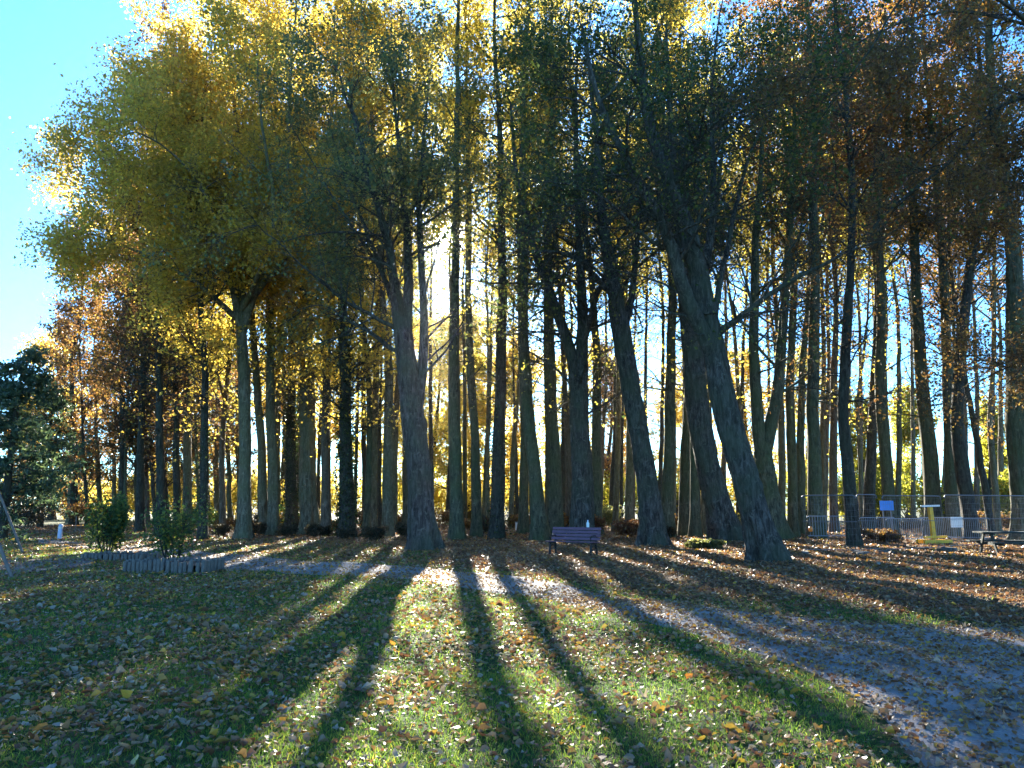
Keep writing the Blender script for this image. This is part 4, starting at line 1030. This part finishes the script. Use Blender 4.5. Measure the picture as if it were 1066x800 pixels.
def build_fallen():
    rng = np.random.default_rng(99)
    mb = MB()
    for (d0, d1, n, size, detail) in ((3.6, 9, 36000, .05, True), (9, 18, 90000, .058, True), (18, 34, 120000, .085, False), (34, 62, 80000, .12, False)):
        x, y = frustum_points(rng, n, d0, d1)
        on, dpt = path_side(x, y); lit = litter(x, y)
        pr = np.where(on, np.where(y > 14, .42, .8), np.clip(.36 + lit * .8, 0, 1))
        patch = np.sin(x * 1.1 + 1.6 * np.sin(y * .9)) * np.sin(y * 1.5 + x * .6)
        drift = np.sin(x * 2.7 + 2 * np.sin(y * 1.7 + 1)) * np.sin(y * 3.1 - x * 1.3 + np.sin(x * 2.2))
        keep = rng.random(n) < pr * np.where(on, 1 + .2 * patch + .2 * drift, .8 + .45 * patch + .4 * drift)
        x, y, on = x[keep], y[keep], on[keep]; n = len(x)
        V = leafshape(rng, n, x, y, size * np.where(on, .78, 1), np.where(on, .032, .02 + .02 * rng.random(n)), detail)
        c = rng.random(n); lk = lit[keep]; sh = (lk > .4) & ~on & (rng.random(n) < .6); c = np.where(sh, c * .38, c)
        if detail:
            b = (np.arange(n) * 8)[:, None]
            f4 = np.concatenate([b + [[1, 4, 5, 2]], b + [[2, 5, 6, 3]]]); f3 = np.concatenate([b + [[0, 1, 2]], b + [[0, 2, 3]], b + [[4, 7, 5]], b + [[5, 7, 6]]])
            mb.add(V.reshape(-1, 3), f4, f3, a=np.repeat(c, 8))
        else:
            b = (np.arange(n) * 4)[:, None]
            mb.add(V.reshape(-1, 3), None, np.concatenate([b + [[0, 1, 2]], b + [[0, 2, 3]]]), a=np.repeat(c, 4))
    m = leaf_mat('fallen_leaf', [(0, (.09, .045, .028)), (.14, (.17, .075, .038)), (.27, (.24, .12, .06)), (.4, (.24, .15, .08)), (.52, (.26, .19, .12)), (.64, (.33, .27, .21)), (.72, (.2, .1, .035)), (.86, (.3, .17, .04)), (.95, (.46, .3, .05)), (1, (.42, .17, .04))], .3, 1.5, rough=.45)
    o = mb.build('fallen_leaves', m, smooth=False); tag(o, 'brown tan and yellow fallen leaves scattered over lawn and path', 'leaves', kind='stuff')

build_grass(); build_fallen()


# thin scattering volume, added to imitate the lens glow and veil round the sun
HAZE = .00007
if HAZE:
    m = bpy.data.materials.new('haze'); m.use_nodes = True; n_ = m.node_tree; n_.nodes.clear()
    o_ = n_.nodes.new('ShaderNodeOutputMaterial'); v_ = n_.nodes.new('ShaderNodeVolumePrincipled')
    v_.inputs['Color'].default_value = (.95, .96, 1, 1); v_.inputs['Density'].default_value = HAZE; v_.inputs['Anisotropy'].default_value = .9
    n_.links.new(v_.outputs[0], o_.inputs['Volume'])
    mb = MB(); mb.box((-160, -70, -1.2), (160, 150, 46)); o = mb.build('haze', m, smooth=False); tag(o, 'thin haze added for the glow round the sun', 'haze', kind='stuff')

# ------------------------------------------------------------------ world, sun, camera
SKY, SUNSTR, EXPO = .058, 5.0, 3.05
sc = bpy.context.scene
wd = bpy.data.worlds.new('World'); sc.world = wd; wd.use_nodes = True
nt = wd.node_tree; nt.nodes.clear()
out = nt.nodes.new('ShaderNodeOutputWorld'); bgd = nt.nodes.new('ShaderNodeBackground'); sky = nt.nodes.new('ShaderNodeTexSky')
sky.sky_type = 'NISHITA'; sky.sun_disc = False; sky.sun_elevation = SUN_EL; sky.sun_rotation = SUN_AZ
sky.air_density = 1.0; sky.dust_density = .2; sky.ozone_density = 3.0; sky.altitude = 100
bgd.inputs[1].default_value = SKY
tc = nt.nodes.new('ShaderNodeTexCoord'); dot = nt.nodes.new('ShaderNodeVectorMath'); dot.operation = 'DOT_PRODUCT'
dot.inputs[1].default_value = tuple(SUN); nt.links.new(tc.outputs['Generated'], dot.inputs[0])
ac = nt.nodes.new('ShaderNodeMath'); ac.operation = 'ARCCOSINE'; nt.links.new(dot.outputs['Value'], ac.inputs[0])
def mth(op, a, b=None):
    n = nt.nodes.new('ShaderNodeMath'); n.operation = op
    for i, v in enumerate((a, b)):
        if v is None: continue
        if isinstance(v, (int, float)): n.inputs[i].default_value = v
        else: nt.links.new(v, n.inputs[i])
    return n.outputs[0]
deg = mth('MULTIPLY', ac.outputs[0], 57.29578)
g1 = mth('MULTIPLY', mth('EXPONENT', mth('MULTIPLY', deg, -2.4)), 420.0)          # bright disc and its close aureole
g2 = mth('MULTIPLY', mth('EXPONENT', mth('MULTIPLY', deg, -.12)), 1.2)          # wide hazy glow round the sun
disc = mth('MULTIPLY', mth('LESS_THAN', deg, .9), 900.0)
gl = mth('ADD', mth('ADD', g1, g2), disc)
cmb = nt.nodes.new('ShaderNodeCombineXYZ')
nt.links.new(gl, cmb.inputs[0]); nt.links.new(mth('MULTIPLY', gl, .95), cmb.inputs[1]); nt.links.new(mth('MULTIPLY', gl, .86), cmb.inputs[2])
add = nt.nodes.new('ShaderNodeVectorMath'); add.operation = 'ADD'; tint = nt.nodes.new('ShaderNodeVectorMath'); tint.operation = 'MULTIPLY'; tint.inputs[1].default_value = (.43, .8, 1.12); nt.links.new(sky.outputs[0], tint.inputs[0]); nt.links.new(tint.outputs[0], add.inputs[0]); nt.links.new(cmb.outputs[0], add.inputs[1])
nt.links.new(add.outputs[0], bgd.inputs[0]); nt.links.new(bgd.outputs[0], out.inputs[0])

sl = bpy.data.lights.new('sun', 'SUN'); sl.energy = SUNSTR; sl.angle = R(.55); sl.color = (1, .93, .8)
so = bpy.data.objects.new('sun', sl); C.objects.link(so)
so.rotation_euler = Vector(tuple(-SUN)).to_track_quat('-Z', 'Y').to_euler()

cam = bpy.data.cameras.new('camera'); cam.sensor_width = 36; cam.lens = F / 1066 * 36; cam.clip_end = 4000; cam.clip_start = .05
co = bpy.data.objects.new('camera', cam); C.objects.link(co); co.location = (0, 0, CAMH); co.rotation_euler = (math.pi / 2 + PITCH, 0, 0)
sc.camera = co
sc.render.engine = 'CYCLES'
cy = sc.cycles
cy.max_bounces = 6; cy.diffuse_bounces = 4; cy.glossy_bounces = 2; cy.transmission_bounces = 4; cy.transparent_max_bounces = 4
cy.use_denoising = True
try: cy.denoiser = 'OPENIMAGEDENOISE'
except Exception: pass
cy.sample_clamp_indirect = 6; cy.caustics_reflective = False; cy.caustics_refractive = False
sc.view_settings.view_transform = 'Standard'; sc.view_settings.look = 'None'; sc.view_settings.gamma = 1; sc.view_settings.exposure = EXPO
